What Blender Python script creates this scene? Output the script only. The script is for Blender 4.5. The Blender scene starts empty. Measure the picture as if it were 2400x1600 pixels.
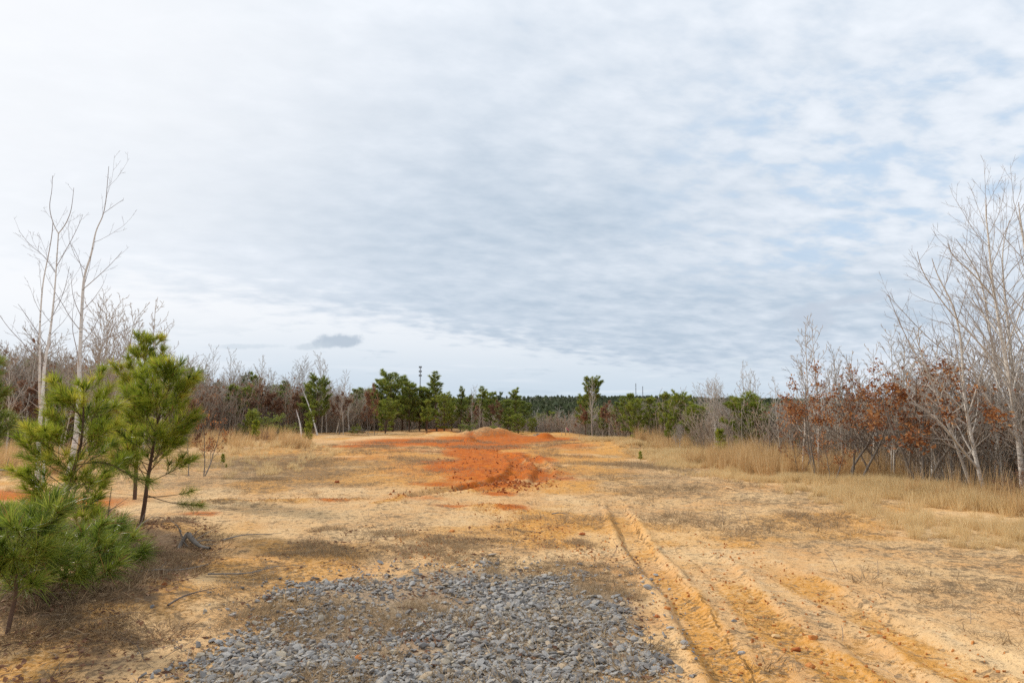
import bpy, math, random
import numpy as np
from mathutils import Vector

# ------------------------------------------------------------------ camera, sky, sun
W, HH, F = 2400.0, 1600.0, 1600.0          # photograph frame used for measuring, focal length in its pixels
EYE = 1.6
HOR = 955.0
TILT = math.atan((HOR - 800.0) / F)
scene = bpy.context.scene
COL = scene.collection
cam_d = bpy.data.cameras.new('camera')
cam_d.lens = 24.0; cam_d.sensor_width = 36.0; cam_d.clip_end = 9000.0; cam_d.clip_start = 0.05
cam = bpy.data.objects.new('camera', cam_d)
cam.location = (0, 0, EYE); cam.rotation_euler = (math.pi / 2 + TILT, 0, 0)
COL.objects.link(cam); scene.camera = cam
scene.view_settings.view_transform = 'Standard'
try: scene.view_settings.look = 'None'
except Exception: pass
scene.view_settings.exposure = 0.05; scene.view_settings.gamma = 1.0
scene.view_settings.use_curve_mapping = False
scene.cycles.use_denoising = False
scene.cycles.sample_clamp_indirect = 3.0; scene.cycles.sample_clamp_direct = 5.0; scene.cycles.max_bounces = 5; scene.cycles.diffuse_bounces = 3; scene.cycles.transmission_bounces = 3
scene.cycles.transparent_max_bounces = 8; scene.cycles.glossy_bounces = 2

SUN_AZ, SUN_EL = math.radians(-62), math.radians(34)      # azimuth from the view direction, negative = left
sun_d = bpy.data.lights.new('sun', 'SUN'); sun_d.energy = 3.1; sun_d.angle = math.radians(3.0)
sun_d.color = (1.0, 0.93, 0.83)
sun = bpy.data.objects.new('sun', sun_d)
sd = Vector((math.sin(SUN_AZ) * math.cos(SUN_EL), math.cos(SUN_AZ) * math.cos(SUN_EL), math.sin(SUN_EL)))
sun.rotation_euler = sd.to_track_quat('Z', 'Y').to_euler(); COL.objects.link(sun)


class NT:
    """small helper for writing node graphs"""
    def __init__(s, tree): s.t = tree; s.t.nodes.clear()
    def n(s, typ, **kw):
        nd = s.t.nodes.new(typ)
        for k, v in kw.items(): setattr(nd, k, v)
        return nd
    def set(s, sock, v):
        if isinstance(v, bpy.types.NodeSocket): s.t.links.new(v, sock)
        else: sock.default_value = v
    def m(s, op, a, b=0.0, c=0.0, clamp=False):
        nd = s.n('ShaderNodeMath', operation=op, use_clamp=clamp)
        s.set(nd.inputs[0], a); s.set(nd.inputs[1], b); s.set(nd.inputs[2], c)
        return nd.outputs[0]
    def add(s, a, b): return s.m('ADD', a, b)
    def mul(s, a, b): return s.m('MULTIPLY', a, b)
    def sub(s, a, b): return s.m('SUBTRACT', a, b)
    def ss(s, x, lo, hi):
        nd = s.n('ShaderNodeMapRange', interpolation_type='SMOOTHSTEP')
        s.set(nd.inputs[0], x); nd.inputs[1].default_value = lo; nd.inputs[2].default_value = hi
        return nd.outputs[0]
    def mix(s, f, a, b, blend='MIX'):
        nd = s.n('ShaderNodeMix', data_type='RGBA', blend_type=blend, clamp_factor=True)
        s.set(nd.inputs[0], f)
        for sock, v in ((nd.inputs[6], a), (nd.inputs[7], b)):
            s.set(sock, v if isinstance(v, bpy.types.NodeSocket) else (*v, 1.0))
        return nd.outputs[2]
    def noise(s, vec, scale, detail=4.0, rough=0.55, dist=0.0, w=None):
        nd = s.n('ShaderNodeTexNoise')
        if vec is not None: s.set(nd.inputs['Vector'], vec)
        nd.inputs['Scale'].default_value = scale; nd.inputs['Detail'].default_value = detail
        nd.inputs['Roughness'].default_value = rough; nd.inputs['Distortion'].default_value = dist
        return nd.outputs[0]
    def comb(s, x, y, z=0.0):
        nd = s.n('ShaderNodeCombineXYZ')
        s.set(nd.inputs[0], x); s.set(nd.inputs[1], y); s.set(nd.inputs[2], z)
        return nd.outputs[0]
    def attr(s, name):
        return s.n('ShaderNodeAttribute', attribute_name=name).outputs['Fac']
    def gauss(s, x, c, w):
        d = s.m('DIVIDE', s.sub(x, c), w)
        return s.m('EXPONENT', s.mul(s.mul(d, d), -1.0))


world = bpy.data.worlds.new('World'); scene.world = world; world.use_nodes = True
k = NT(world.node_tree)
sky = k.n('ShaderNodeTexSky', sky_type='NISHITA', sun_disc=False, sun_elevation=SUN_EL, sun_rotation=SUN_AZ)
gen = k.n('ShaderNodeTexCoord').outputs['Generated']
sep = k.n('ShaderNodeSeparateXYZ'); k.set(sep.inputs[0], gen)
X, Y, Z = sep.outputs
h = k.add(k.m('MAXIMUM', Z, 0.0), 0.05)
PX = k.m('DIVIDE', X, h); PY = k.m('DIVIDE', Y, h)
P = k.comb(PX, PY, 0.0)
h2 = k.add(k.m('MAXIMUM', Z, 0.0), 0.21)
QX = k.mul(k.m('DIVIDE', X, h2), 1.55); QY = k.mul(k.m('DIVIDE', Y, h2), 1.55)
nBig = k.noise(P, 0.42, 5, 0.55, 0.3)
nMid = k.noise(k.comb(k.mul(QX, 0.8), QY, 3.1), 1.55, 6, 0.6, 0.4)
rot = k.comb(k.add(k.mul(QX, .86), k.mul(QY, .34)), k.sub(k.mul(QY, 1.25), k.mul(QX, .42)), 7.7)
nCell = k.noise(rot, 6.2, 5, 0.5, 0.1)
nFine = k.noise(k.comb(k.mul(QX, .8), QY, 1.7), 11.0, 5, 0.6, 0.2)
az = k.m('ARCTAN2', X, Y)
def gz_(x, c, w): return k.gauss(x, c, w)
# cloud deck: its far edge runs from the left towards the right horizon
s_ = k.add(k.sub(k.add(k.mul(PX, 1.22), 7.15), PY), k.add(k.mul(k.sub(nMid, 0.5), 1.9), k.mul(k.sub(nCell, .5), 3.4)))
deck = k.ss(s_, -0.7, 1.2)
streak = k.ss(k.add(PY, k.mul(k.sub(nMid, 0.5), 16.0)), 9.2, 10.6)
deck = k.mul(deck, k.sub(1.0, k.mul(streak, 0.75)))
# thickness of the deck: heaviest low over the middle, thinning upwards and to both sides
core = k.mul(k.gauss(PX, -.1, 2.0), k.gauss(PY, 3.3, 1.8))
base_ = k.mul(k.gauss(PX, 1.2, 4.2), k.ss(PY, 1.6, 5.0))
thick = k.m('MAXIMUM', k.mul(core, .80), k.mul(base_, .86))
amp = k.add(.80, k.mul(k.ss(az, -.1, .5), .35))
tex = k.add(k.mul(k.sub(nMid, 0.5), 0.8), k.add(k.mul(k.sub(nCell, 0.5), 1.25), k.mul(k.sub(nFine, 0.5), 0.32)))
tv = k.add(k.add(k.mul(thick, 1.12), k.mul(k.sub(nBig, .5), .5)), k.mul(tex, amp))
tv = k.m('MINIMUM', k.m('MAXIMUM', tv, 0.0), 1.2)
c_deck = k.mix(k.mul(tv, 0.86), (0.845, 0.895, 0.965), (0.495, 0.59, 0.70))
# clear band under the deck, paler high up, greyer blue at the horizon
c_low = k.mix(k.ss(Z, 0.0, 0.15), (0.585, 0.685, 0.785), (0.875, 0.905, 0.945))
wisp = k.mul(k.ss(k.add(nMid, k.mul(k.sub(nCell, .5), .35)), 0.52, 0.66), k.sub(1.0, k.ss(Z, 0.07, 0.14)))
c_low = k.mix(k.mul(wisp, 0.5), c_low, (0.53, 0.625, 0.72))
wisp2 = k.mul(k.ss(nBig, 0.52, 0.66), k.sub(1.0, k.ss(Z, 0.06, 0.12)))
c_low = k.mix(k.mul(wisp2, 0.45), c_low, (0.80, 0.85, 0.91))
col = k.mix(deck, c_low, c_deck)
# gaps of blue on the right and high up
right = k.ss(k.add(az, k.mul(Z, .25)), 0.16, 0.55)
gap = k.mul(k.ss(k.add(k.mul(nBig, .55), k.add(k.mul(nMid, .45), k.mul(k.sub(nCell, 0.5), 0.5))), 0.47, 0.60), k.mul(right, k.mul(k.ss(Z, 0.12, 0.22), k.sub(1.0, k.mul(k.ss(Z, .32, .45), .75)))))
blue = k.mix(0.82, sky.outputs[0], (5.7, 7.4, 9.4))
holes = k.mul(k.ss(k.add(nMid, k.mul(k.sub(nCell, 0.5), 0.5)), 0.56, 0.76), k.ss(k.add(Z, k.mul(az, .3)), 0.34, 0.60))
# brightness round the veiled sun
gl = k.n('ShaderNodeVectorMath', operation='DOT_PRODUCT'); k.set(gl.inputs[0], gen)
gl.inputs[1].default_value = sd
glow = k.ss(k.add(gl.outputs['Value'], k.add(k.mul(k.sub(nMid, 0.5), 0.16), k.mul(k.sub(nCell, 0.5), 0.08))), 0.58, 1.06)
col = k.mix(k.mul(glow, 0.93), col, (0.955, 0.965, 0.985))
# two detached grey clouds low over the horizon
def puff(col, a0, z0, wa, wz, tint, amt, slope=0.0):
    ang = k.m('DIVIDE', k.sub(az, a0), wa); el = k.m('DIVIDE', k.sub(k.sub(Z, z0), k.mul(k.sub(az, a0), slope)), wz)
    d = k.add(k.add(k.mul(ang, ang), k.mul(el, el)), k.mul(k.sub(k.noise(gen, 90.0, 4, .55), .5), 1.6))
    d = k.add(d, k.mul(k.sub(k.noise(gen, 38.0, 4, .55), .5), 2.0))
    return k.mix(k.mul(k.sub(1.0, k.ss(d, 0.1, 1.25)), amt), col, tint)
col = puff(col, -0.250, 0.094, 0.040, 0.0110, (0.47, 0.55, 0.645), 0.9, .08)
col = puff(col, -0.285, 0.086, 0.030, 0.0055, (0.55, 0.63, 0.71), 0.6, .1)
col = puff(col, -0.375, 0.083, 0.05, 0.004, (0.60, 0.68, 0.76), 0.6, .05)
col = puff(col, 0.415, 0.119, 0.040, 0.020, (0.53, 0.60, 0.70), 0.75)
col = puff(col, 0.47, 0.140, 0.060, 0.007, (0.54, 0.61, 0.71), 0.65, .1)
sc10 = k.n('ShaderNodeVectorMath', operation='SCALE'); k.set(sc10.inputs[0], col); sc10.inputs[3].default_value = 10.0
fin = k.mix(k.m('MINIMUM', k.add(k.mul(gap, 0.72), k.mul(holes, 0.5)), .8), sc10.outputs[0], blue)
bg = k.n('ShaderNodeBackground'); k.set(bg.inputs[0], fin); bg.inputs[1].default_value = 0.1
wo = k.n('ShaderNodeOutputWorld'); k.t.links.new(bg.outputs[0], wo.inputs[0])

# ------------------------------------------------------------------ numeric helpers
CT, ST = math.cos(TILT), math.sin(TILT)
def ray(px, py):
    a, b = (px - 1200.0) / F, (800.0 - py) / F
    return np.array([a, CT - b * ST, ST + b * CT])
def G(px, py, z=0.0):
    """place on the level ground that lies at this spot of the photograph"""
    d = ray(px, py); t = (z - EYE) / d[2]
    return np.array([d[0] * t, d[1] * t, z])
def PT(px, py, dist, off=0.0):
    """point at a given distance ahead of the camera"""
    d = ray(px, py); t = (dist + off) / d[1]
    return np.array([d[0] * t, d[1] * t, EYE + d[2] * t])
def proj(x, y, z=0.0):
    dz = z - EYE
    depth = np.maximum(y * CT + dz * ST, 0.05)
    return 1200.0 + F * x / depth, 800.0 - F * (-y * ST + dz * CT) / depth

def _hash(ix, iy, seed):
    v = (ix.astype(np.int64) * 374761393 + iy.astype(np.int64) * 668265263 + seed * 1442695041) & 0xFFFFFFFF
    v = ((v ^ (v >> 13)) * 1274126177) & 0xFFFFFFFF
    return ((v ^ (v >> 16)) & 0xFFFF) / 65535.0
def vnoise(x, y, seed=0):
    x0 = np.floor(x); y0 = np.floor(y); fx = x - x0; fy = y - y0
    fx = fx * fx * (3 - 2 * fx); fy = fy * fy * (3 - 2 * fy)
    a = _hash(x0, y0, seed); b = _hash(x0 + 1, y0, seed); c = _hash(x0, y0 + 1, seed); d = _hash(x0 + 1, y0 + 1, seed)
    return (a * (1 - fx) + b * fx) * (1 - fy) + (c * (1 - fx) + d * fx) * fy
def fbm(x, y, sc, octv=4, seed=0):
    x = np.asarray(x, float); y = np.asarray(y, float)
    r = 0; amp = 1; tot = 0
    for o in range(octv):
        r = r + amp * vnoise(x * sc * 2 ** o + 13.7 * o, y * sc * 2 ** o + 7.1 * o, seed + o); tot += amp; amp *= 0.5
    return r / tot
def sst(x, a, b):
    t = np.clip((x - a) / (b - a), 0, 1); return t * t * (3 - 2 * t)
def sdf(poly, x, y):
    """signed distance to a polygon, negative inside"""
    poly = np.asarray(poly, float); d = np.full(np.shape(x), 1e18); ins = np.zeros(np.shape(x), bool)
    for i in range(len(poly)):
        a = poly[i]; b = poly[(i + 1) % len(poly)]; e = b - a
        wx = x - a[0]; wy = y - a[1]
        t = np.clip((wx * e[0] + wy * e[1]) / (e @ e), 0, 1)
        d = np.minimum(d, (wx - e[0] * t) ** 2 + (wy - e[1] * t) ** 2)
        c = (a[1] > y) != (b[1] > y)
        with np.errstate(divide='ignore', invalid='ignore'):
            xi = a[0] + (y - a[1]) / (b[1] - a[1] + 1e-12) * e[0]
        ins ^= c & (x < xi)
    d = np.sqrt(d); return np.where(ins, -d, d)
def linedist(line, x, y):
    """distance to a polyline, signed side offset, running length"""
    line = np.asarray(line, float); best = np.full(np.shape(x), 1e9); side = np.zeros(np.shape(x)); run = np.zeros(np.shape(x)); L = 0.0
    for i in range(len(line) - 1):
        a = line[i]; e = line[i + 1] - a; le = np.hypot(*e)
        wx = x - a[0]; wy = y - a[1]; t = np.clip((wx * e[0] + wy * e[1]) / (le * le), 0, 1)
        d = np.hypot(wx - e[0] * t, wy - e[1] * t); sg = np.sign(e[0] * wy - e[1] * wx)
        m = d < best; best = np.where(m, d, best); side = np.where(m, d * sg, side); run = np.where(m, L + t * le, run); L += le
    return best, side, run, L
def GP(pts): return [tuple(G(a, b)[:2]) for a, b in pts]
def smooth(line, n=6):
    line = np.asarray(line, float); t = np.arange(len(line)); tt = np.linspace(0, len(line) - 1, (len(line) - 1) * n + 1)
    out = np.stack([np.interp(tt, t, line[:, i]) for i in range(line.shape[1])], 1)
    for _ in range(n):
        out[1:-1] = (out[:-2] + 2 * out[1:-1] + out[2:]) / 4
    return out

# ------------------------------------------------------------------ the lie of the land
PLATEAU = GP([(-900, 1090), (0, 1062), (200, 1058), (440, 1028), (600, 1018), (880, 1008), (1070, 1002), (1240, 1012), (1330, 1014),
              (1500, 1036), (1700, 1066), (1900, 1096), (2100, 1130), (2400, 1175), (3000, 1270)]) + [(30, -6), (30, -40), (-40, -40), (-40, 10)]
RUTS = [  # line, half width, depth, ochre, tread
    (GP([(1432, 1160), (1462, 1220), (1506, 1300), (1560, 1355), (1602, 1398), (1664, 1504), (1725, 1600), (1830, 1760)]), .15, .046, .75, 1.0),
    (GP([(1560, 1255), (1672, 1321), (1723, 1376), (1783, 1440), (1868, 1517), (1974, 1578), (2100, 1660)]), .16, .026, .7, .5),
    (GP([(1640, 1262), (1783, 1321), (1931, 1389), (2016, 1440), (2123, 1495), (2229, 1555), (2400, 1640)]), .18, .020, .9, .0),
    (GP([(1900, 1345), (1974, 1376), (2102, 1449), (2229, 1508), (2378, 1568), (2500, 1620)]), .15, .020, .1, .0),
    (GP([(1150, 1052), (1200, 1068), (1218, 1092), (1200, 1118), (1150, 1136), (1070, 1150), (960, 1166)]), .22, .07, .3, .8),
    (GP([(1130, 1150), (1210, 1150), (1265, 1128), (1280, 1100), (1240, 1066)]), .22, .06, .3, .8),
    (GP([(1100, 1180), (1180, 1215), (1260, 1250), (1330, 1300)]), .14, .014, .15, .6),
    (GP([(940, 1235), (1010, 1290), (1080, 1330)]), .16, .014, .1, .7),
    (GP([(430, 1216), (500, 1203), (620, 1190)]), .18, .03, .3, .0),
    (GP([(1500, 1240), (1620, 1330), (1700, 1430), (1790, 1560), (1850, 1650)]), .13, .022, .4, .6),
    (GP([(1760, 1330), (1900, 1420), (2030, 1520), (2150, 1620)]), .14, .022, .3, .3),
]
BERMS = [(GP([(470, 1180), (560, 1179), (640, 1181), (700, 1177), (780, 1176), (850, 1172)]), .10, .055),
         (GP([(880, 1186), (960, 1166), (1010, 1160), (1070, 1148)]), .12, .05),
         (GP([(1110, 1188), (1160, 1190), (1215, 1196)]), .16, .05),
         (GP([(1150, 1138), (1200, 1146), (1250, 1132)]), .3, .07)]
RED_POLY = GP([(1048, 1032), (1100, 1026), (1150, 1030), (1215, 1048), (1262, 1080), (1282, 1112), (1270, 1136), (1215, 1154), (1150, 1150), (1085, 1142), (1040, 1120), (1020, 1085), (1028, 1055)])
GRAVEL = GP([(300, 1680), (430, 1590), (560, 1520), (640, 1470), (640, 1420), (740, 1375), (860, 1352), (960, 1345), (1060, 1335), (1110, 1322), (1180, 1338),
             (1300, 1352), (1420, 1362), (1480, 1400), (1505, 1450), (1545, 1520), (1570, 1600), (1600, 1720), (900, 1900)])

def height(x, y, fine=True):
    x = np.asarray(x, float); y = np.asarray(y, float)
    r = np.hypot(x, y)
    z = (fbm(x, y, .22, 3, 5) - .5) * .22 * sst(r, 4, 14) + (fbm(x, y, .9, 3, 9) - .5) * .07
    if fine:
        z = z + (fbm(x, y, 5.0, 3, 21) - .5) * .028 * (1 - sst(r, 40, 60))
        px, py = proj(x, y)
        rough = np.exp(-((px - 1150) / 150) ** 2 - ((py - 1115) / 45) ** 2)
        z = z + rough * (fbm(x, y, 3.2, 3, 33) - .5) * .13
    near = (r < 60)
    for line, hw, dep, _, _ in RUTS:
        d, s, u, L = linedist(line, x, y)
        w = d + (fbm(x, y, 2.5, 2, 40) - .5) * .06
        prof = -dep * (1 - sst(w, hw * .72, hw * 1.12)) + dep * .55 * np.exp(-((w - hw * 1.35) / (hw * .35)) ** 2)
        z = z + prof * (.3 + 1.4 * fbm(x, y, 1.1, 3, 44)) * near * sst(u, 0, 2.5) 
    for line, hw, hgt in BERMS:
        d, s, u, L = linedist(line, x, y)
        z = z + hgt * np.exp(-(d / hw) ** 2) * (fbm(x, y, 3.0, 3, 51) * 1.8 - .2) * near
    # mounds at the far end of the clearing
    def mound(px, py, rx, ry, hh, seed):
        c = G(px, py)
        q = ((x - c[0]) / rx) ** 2 + ((y - c[1]) / ry) ** 2
        return hh * np.exp(-q ** 1.8) * (.35 + 1.3 * fbm(x, y, 1.3, 4, seed))
    z = z + mound(1132, 1022, 1.75, 1.1, .42, 61) + mound(1035, 1020, 1.1, .9, .20, 62) + mound(1103, 1032, .3, .5, .2, 63)
    z = z + mound(1277, 1026, .45, .6, .22, 64) + mound(1010, 1026, 2.5, 1.0, .07, 65) + mound(1475, 1050, .9, .6, .2, 66)
    z = z + mound(340, 1262, .75, .8, .10, 67) + mound(200, 1420, 1.1, .9, .12, 68)
    # beyond the clearing the land falls into a valley and rises to wooded ridges
    o = np.maximum(sdf(PLATEAU, x, y), 0)
    fall = -6.5 * (1 - np.exp(-o / 42.0)) * (1 + .3 * (fbm(x, y, .02, 2, 71) - .5))
    left_hold = sst(-x / np.maximum(y, 5), .12, .45) * (y > 0)
    fall = fall * (1 - .85 * left_hold)
    far = sst(y, 420, 800)
    ridge = far * (9.0 + 18.0 * (fbm(x + 90, y, .0042, 3, 83) - .5)) + sst(y, 850, 1300) * 5
    ridge = ridge - sst(y, 1500, 3200) * 20
    return z + fall + ridge * 1.0

def hgt1(x, y): return float(height(np.array([x]), np.array([y]))[0])

# ------------------------------------------------------------------ mesh helpers
def mesh_np(name, V, quads=None, tris=None, attrs=None, smooth_=True):
    me = bpy.data.meshes.new(name)
    V = np.asarray(V, np.float32).reshape(-1, 3)
    loops = []; starts = []; tots = []; off = 0
    for arr, kk in ((quads, 4), (tris, 3)):
        if arr is not None and len(arr):
            arr = np.asarray(arr, np.int32).reshape(-1, kk)
            loops.append(arr.ravel()); starts.append(off + np.arange(len(arr)) * kk); tots.append(np.full(len(arr), kk)); off += arr.size
    L = np.concatenate(loops); S = np.concatenate(starts); T = np.concatenate(tots)
    me.vertices.add(len(V)); me.vertices.foreach_set('co', V.ravel())
    me.loops.add(len(L)); me.loops.foreach_set('vertex_index', L.astype(np.int32))
    me.polygons.add(len(S)); me.polygons.foreach_set('loop_start', S.astype(np.int32)); me.polygons.foreach_set('loop_total', T.astype(np.int32))
    if smooth_: me.polygons.foreach_set('use_smooth', np.ones(len(S), bool))
    for an, av in (attrs or {}).items():
        a = me.attributes.new(an, 'FLOAT', 'POINT'); a.data.foreach_set('value', np.asarray(av, np.float32))
    me.update(); return me
def obj(name, me, mat, parent=None):
    if mat is not None and not me.materials: me.materials.append(mat)
    o = bpy.data.objects.new(name, me); COL.objects.link(o)
    if parent is not None: o.parent = parent
    return o
def tag(o, label=None, cat=None, group=None, kind=None):
    for kk, v in (('label', label), ('category', cat), ('group', group), ('kind', kind)):
        if v: o[kk] = v
    return o
def empty(name, loc, label, cat, group=None, rz=0.0):
    o = bpy.data.objects.new(name, None); o.location = [float(c) for c in loc]; o.rotation_euler = (0, 0, rz); o.empty_display_size = .2
    COL.objects.link(o); return tag(o, label, cat, group)
def copy_thing(root, loc, label, group=None, rz=0.0, sc=1.0):
    c = root.copy(); COL.objects.link(c); c.location = [float(v) for v in loc]; c.rotation_euler = (0, 0, rz)
    c.scale = (sc, sc, sc) if np.isscalar(sc) else sc
    c['label'] = label
    if group: c['group'] = group
    for ch in root.children:
        d = ch.copy(); COL.objects.link(d); d.parent = c
    return c

def tubes(branches, sides=5):
    """list of (points, radii) -> vertices, quads, radius attribute; grouped by point count"""
    V = []; Q = []; R = []; off = 0
    by = {}
    for p, r in branches: by.setdefault(len(p), []).append((p, r))
    for n, lst in by.items():
        Pn = np.array([a for a, _ in lst], float); Rn = np.array([b for _, b in lst], float); B = len(lst)
        T = np.gradient(Pn, axis=1); T /= np.linalg.norm(T, axis=2, keepdims=True) + 1e-9
        mt = np.abs(T.mean(1)); ref = np.eye(3)[np.argmin(mt, axis=1)]
        U = np.cross(T, ref[:, None, :]); U /= np.linalg.norm(U, axis=2, keepdims=True) + 1e-9
        Wv = np.cross(T, U)
        ang = np.arange(sides) * 2 * math.pi / sides
        ring = U[:, :, None, :] * np.cos(ang)[None, None, :, None] + Wv[:, :, None, :] * np.sin(ang)[None, None, :, None]
        vv = Pn[:, :, None, :] + ring * Rn[:, :, None, None]
        V.append(vv.reshape(-1, 3)); R.append(np.repeat(Rn.reshape(-1), sides))
        b = np.arange(B)[:, None, None] * n * sides; i = np.arange(n - 1)[None, :, None] * sides; s = np.arange(sides)[None, None, :]; s2 = (s + 1) % sides
        q = np.stack(np.broadcast_arrays(b + i + s, b + i + s2, b + i + sides + s2, b + i + sides + s), -1).reshape(-1, 4) + off
        Q.append(q); off += B * n * sides
    return np.concatenate(V), np.concatenate(Q), np.concatenate(R)
def tube_mesh(name, groups):
    """groups: list of (branches, sides)"""
    V = []; Q = []; R = []; off = 0
    for br, sd_ in groups:
        if not br: continue
        v, q, r = tubes(br, sd_); V.append(v); Q.append(q + off); R.append(r); off += len(v)
    return mesh_np(name, np.concatenate(V), quads=np.concatenate(Q), attrs={'rad': np.concatenate(R)})

def norm(v): return v / (np.linalg.norm(v) + 1e-9)
def path(rng, p0, d0, length, n, up=.0, wob=.1, grav=0.0):
    """a wandering twig"""
    p = np.array(p0, float); d = norm(np.array(d0, float)); st = length / (n - 1); out = [p.copy()]
    for i in range(n - 1):
        d = norm(d + np.array([rng.gauss(0, wob), rng.gauss(0, wob), rng.gauss(0, wob) + up - grav * i / n]))
        p = p + d * st; out.append(p.copy())
    return np.array(out)
def side_dir(rng, t, ang, azi):
    ref = np.array([0, 0, 1.0]) if abs(t[2]) < .85 else np.array([1.0, 0, 0])
    u = norm(np.cross(t, ref)); w = np.cross(t, u)
    return norm(t * math.cos(ang) + (u * math.cos(azi) + w * math.sin(azi)) * math.sin(ang))
def bare_grow(rng, pts, r0, r1, spec, lvl, out):
    n = len(pts); rad = r1 + (r0 - r1) * (1 - np.linspace(0, 1, n)) ** spec.get('tp', .9)
    out[lvl].append((pts, rad))
    if lvl + 1 >= len(out): return
    seg = np.linalg.norm(np.diff(pts, axis=0), axis=1); L = seg.sum(); cum = np.concatenate([[0], np.cumsum(seg)]) / L
    cnt = max(1, int(spec['dens'][lvl] * L * rng.uniform(.8, 1.2) + .5)); azi = rng.uniform(0, 6.28)
    st = spec['start'][lvl]
    for j in range(cnt):
        t = st + (.98 - st) * (j + rng.uniform(.1, .9)) / cnt
        i = min(int(np.searchsorted(cum, t)), n - 1); i = max(i, 1)
        f = (t - cum[i - 1]) / (cum[i] - cum[i - 1] + 1e-9); p = pts[i - 1] * (1 - f) + pts[i] * f; rr = rad[i - 1] * (1 - f) + rad[i] * f
        tg = norm(pts[i] - pts[i - 1]); azi += 2.4 + rng.uniform(-.5, .5)
        ang = math.radians(rng.uniform(*spec['ang'][lvl]))
        d = side_dir(rng, tg, ang, azi)
        if lvl > 0 and d[2] < -.2: d[2] *= -.5
        ln = spec['len'][lvl] * L * (1.05 - spec.get('tap', .75) * t) * rng.uniform(.65, 1.2)
        ln = max(ln, spec.get('min', .08))
        cr = min(rr * .62, r0 * .5) * (.8 if lvl else .62 + .3 * (1 - t)) * spec.get('thin', 1.0)
        cr = max(cr, spec['rmin'])
        bare_grow(rng, path(rng, p, d, ln, spec['n'][lvl], spec['up'], spec['wob']), cr, spec['rmin'] * .7, spec, lvl + 1, out)
BIRCHY = dict(dens=[5.5, 6.5, 7.0], start=[.25, .15, .15], ang=[(38, 58), (28, 50), (25, 50)], len=[.34, .42, .42], n=[8, 5, 4], up=.07, wob=.07, rmin=.0022, min=.1)
def bare_tree_meshes(rng, trunks, spec, levels=4):
    out = [[] for _ in range(levels)]
    for pts, r0, r1 in trunks: bare_grow(rng, pts, r0, r1, spec, 0, out)
    return out
def build_bare(name, loc, out, mat, label, cat='tree', group=None, ts=8):
    loc = np.asarray(loc, float)
    out = [[(p - loc, r) for p, r in lv] for lv in out]
    root = empty(name, loc, label, cat, group)
    obj('trunk', tube_mesh('trunk', [(out[0], ts)]), mat, root)
    gs = [(lv, 5 if i == 0 else 3) for i, lv in enumerate(out[1:])]
    if any(len(g[0]) for g in gs): obj('branches', tube_mesh('branches', gs), mat, root)
    return root

# ------------------------------------------------------------------ materials
def new_mat(name):
    m = bpy.data.materials.new(name); m.use_nodes = True; return m, NT(m.node_tree)
def finish(k, col, rough=.85, bump=None, strength=.4, dist=.02, transl=None, spec=.25):
    bs = k.n('ShaderNodeBsdfPrincipled'); k.set(bs.inputs['Base Color'], col if isinstance(col, bpy.types.NodeSocket) else (*col, 1)); k.set(bs.inputs['Roughness'], rough)
    bs.inputs['Specular IOR Level'].default_value = spec
    if bump is not None:
        b = k.n('ShaderNodeBump'); b.inputs['Strength'].default_value = strength; b.inputs['Distance'].default_value = dist
        k.set(b.inputs['Height'], bump); k.set(bs.inputs['Normal'], b.outputs[0])
    out = k.n('ShaderNodeOutputMaterial'); res = bs.outputs[0]
    if transl:
        tr = k.n('ShaderNodeBsdfTranslucent'); k.set(tr.inputs[0], col if isinstance(col, bpy.types.NodeSocket) else (*col, 1))
        mx = k.n('ShaderNodeMixShader'); mx.inputs[0].default_value = transl
        k.t.links.new(res, mx.inputs[1]); k.t.links.new(tr.outputs[0], mx.inputs[2]); res = mx.outputs[0]
    k.t.links.new(res, out.inputs[0])

def mat_bark(name, thick, thin, r_lo, r_hi, band=True, var=.25):
    m, k = new_mat(name)
    co = k.n('ShaderNodeTexCoord').outputs['Object']; sp = k.n('ShaderNodeSeparateXYZ'); k.set(sp.inputs[0], co)
    rad = k.attr('rad'); f = k.ss(rad, r_lo, r_hi)
    c = k.mix(f, thin, thick)
    n1 = k.noise(co, 9, 4, .6)
    c = k.mix(k.mul(k.ss(n1, .35, .7), var), c, tuple(v * .45 for v in thick))
    if band:
        bn = k.noise(k.comb(k.mul(sp.outputs[0], 6.0), k.mul(sp.outputs[1], 6.0), k.mul(sp.outputs[2], 42.0)), 1.0, 3, .6)
        c = k.mix(k.mul(k.mul(k.ss(bn, .56, .66), f), .7), c, (.09, .075, .06))
    rn = k.n('ShaderNodeObjectInfo').outputs['Random']
    c = k.mix(k.mul(rn, .25), c, tuple(v * .5 for v in thin))
    finish(k, c, .85, n1, .5, .01); return m
M_BIRCH = mat_bark('pale_bark', (.80, .785, .755), (.22, .17, .15), .0045, .013, True, .14)
M_BIRCHR = mat_bark('grove_bark', (.68, .635, .57), (.36, .30, .255), .003, .012)
M_BARE = mat_bark('grey_bark', (.60, .55, .48), (.48, .41, .34), .004, .02, True, .15)
M_BRUSH = mat_bark('brush_bark', (.50, .425, .34), (.43, .34, .26), .003, .012, False, .15)
M_PINEB = mat_bark('pine_bark', (.13, .075, .05), (.15, .10, .055), .004, .015, False, .5)
M_DEAD = mat_bark('dead_wood', (.34, .31, .28), (.27, .235, .20), .003, .02, False, .45)
M_OAKB = mat_bark('oak_bark', (.24, .21, .18), (.16, .12, .095), .004, .02, False, .4)

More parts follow.
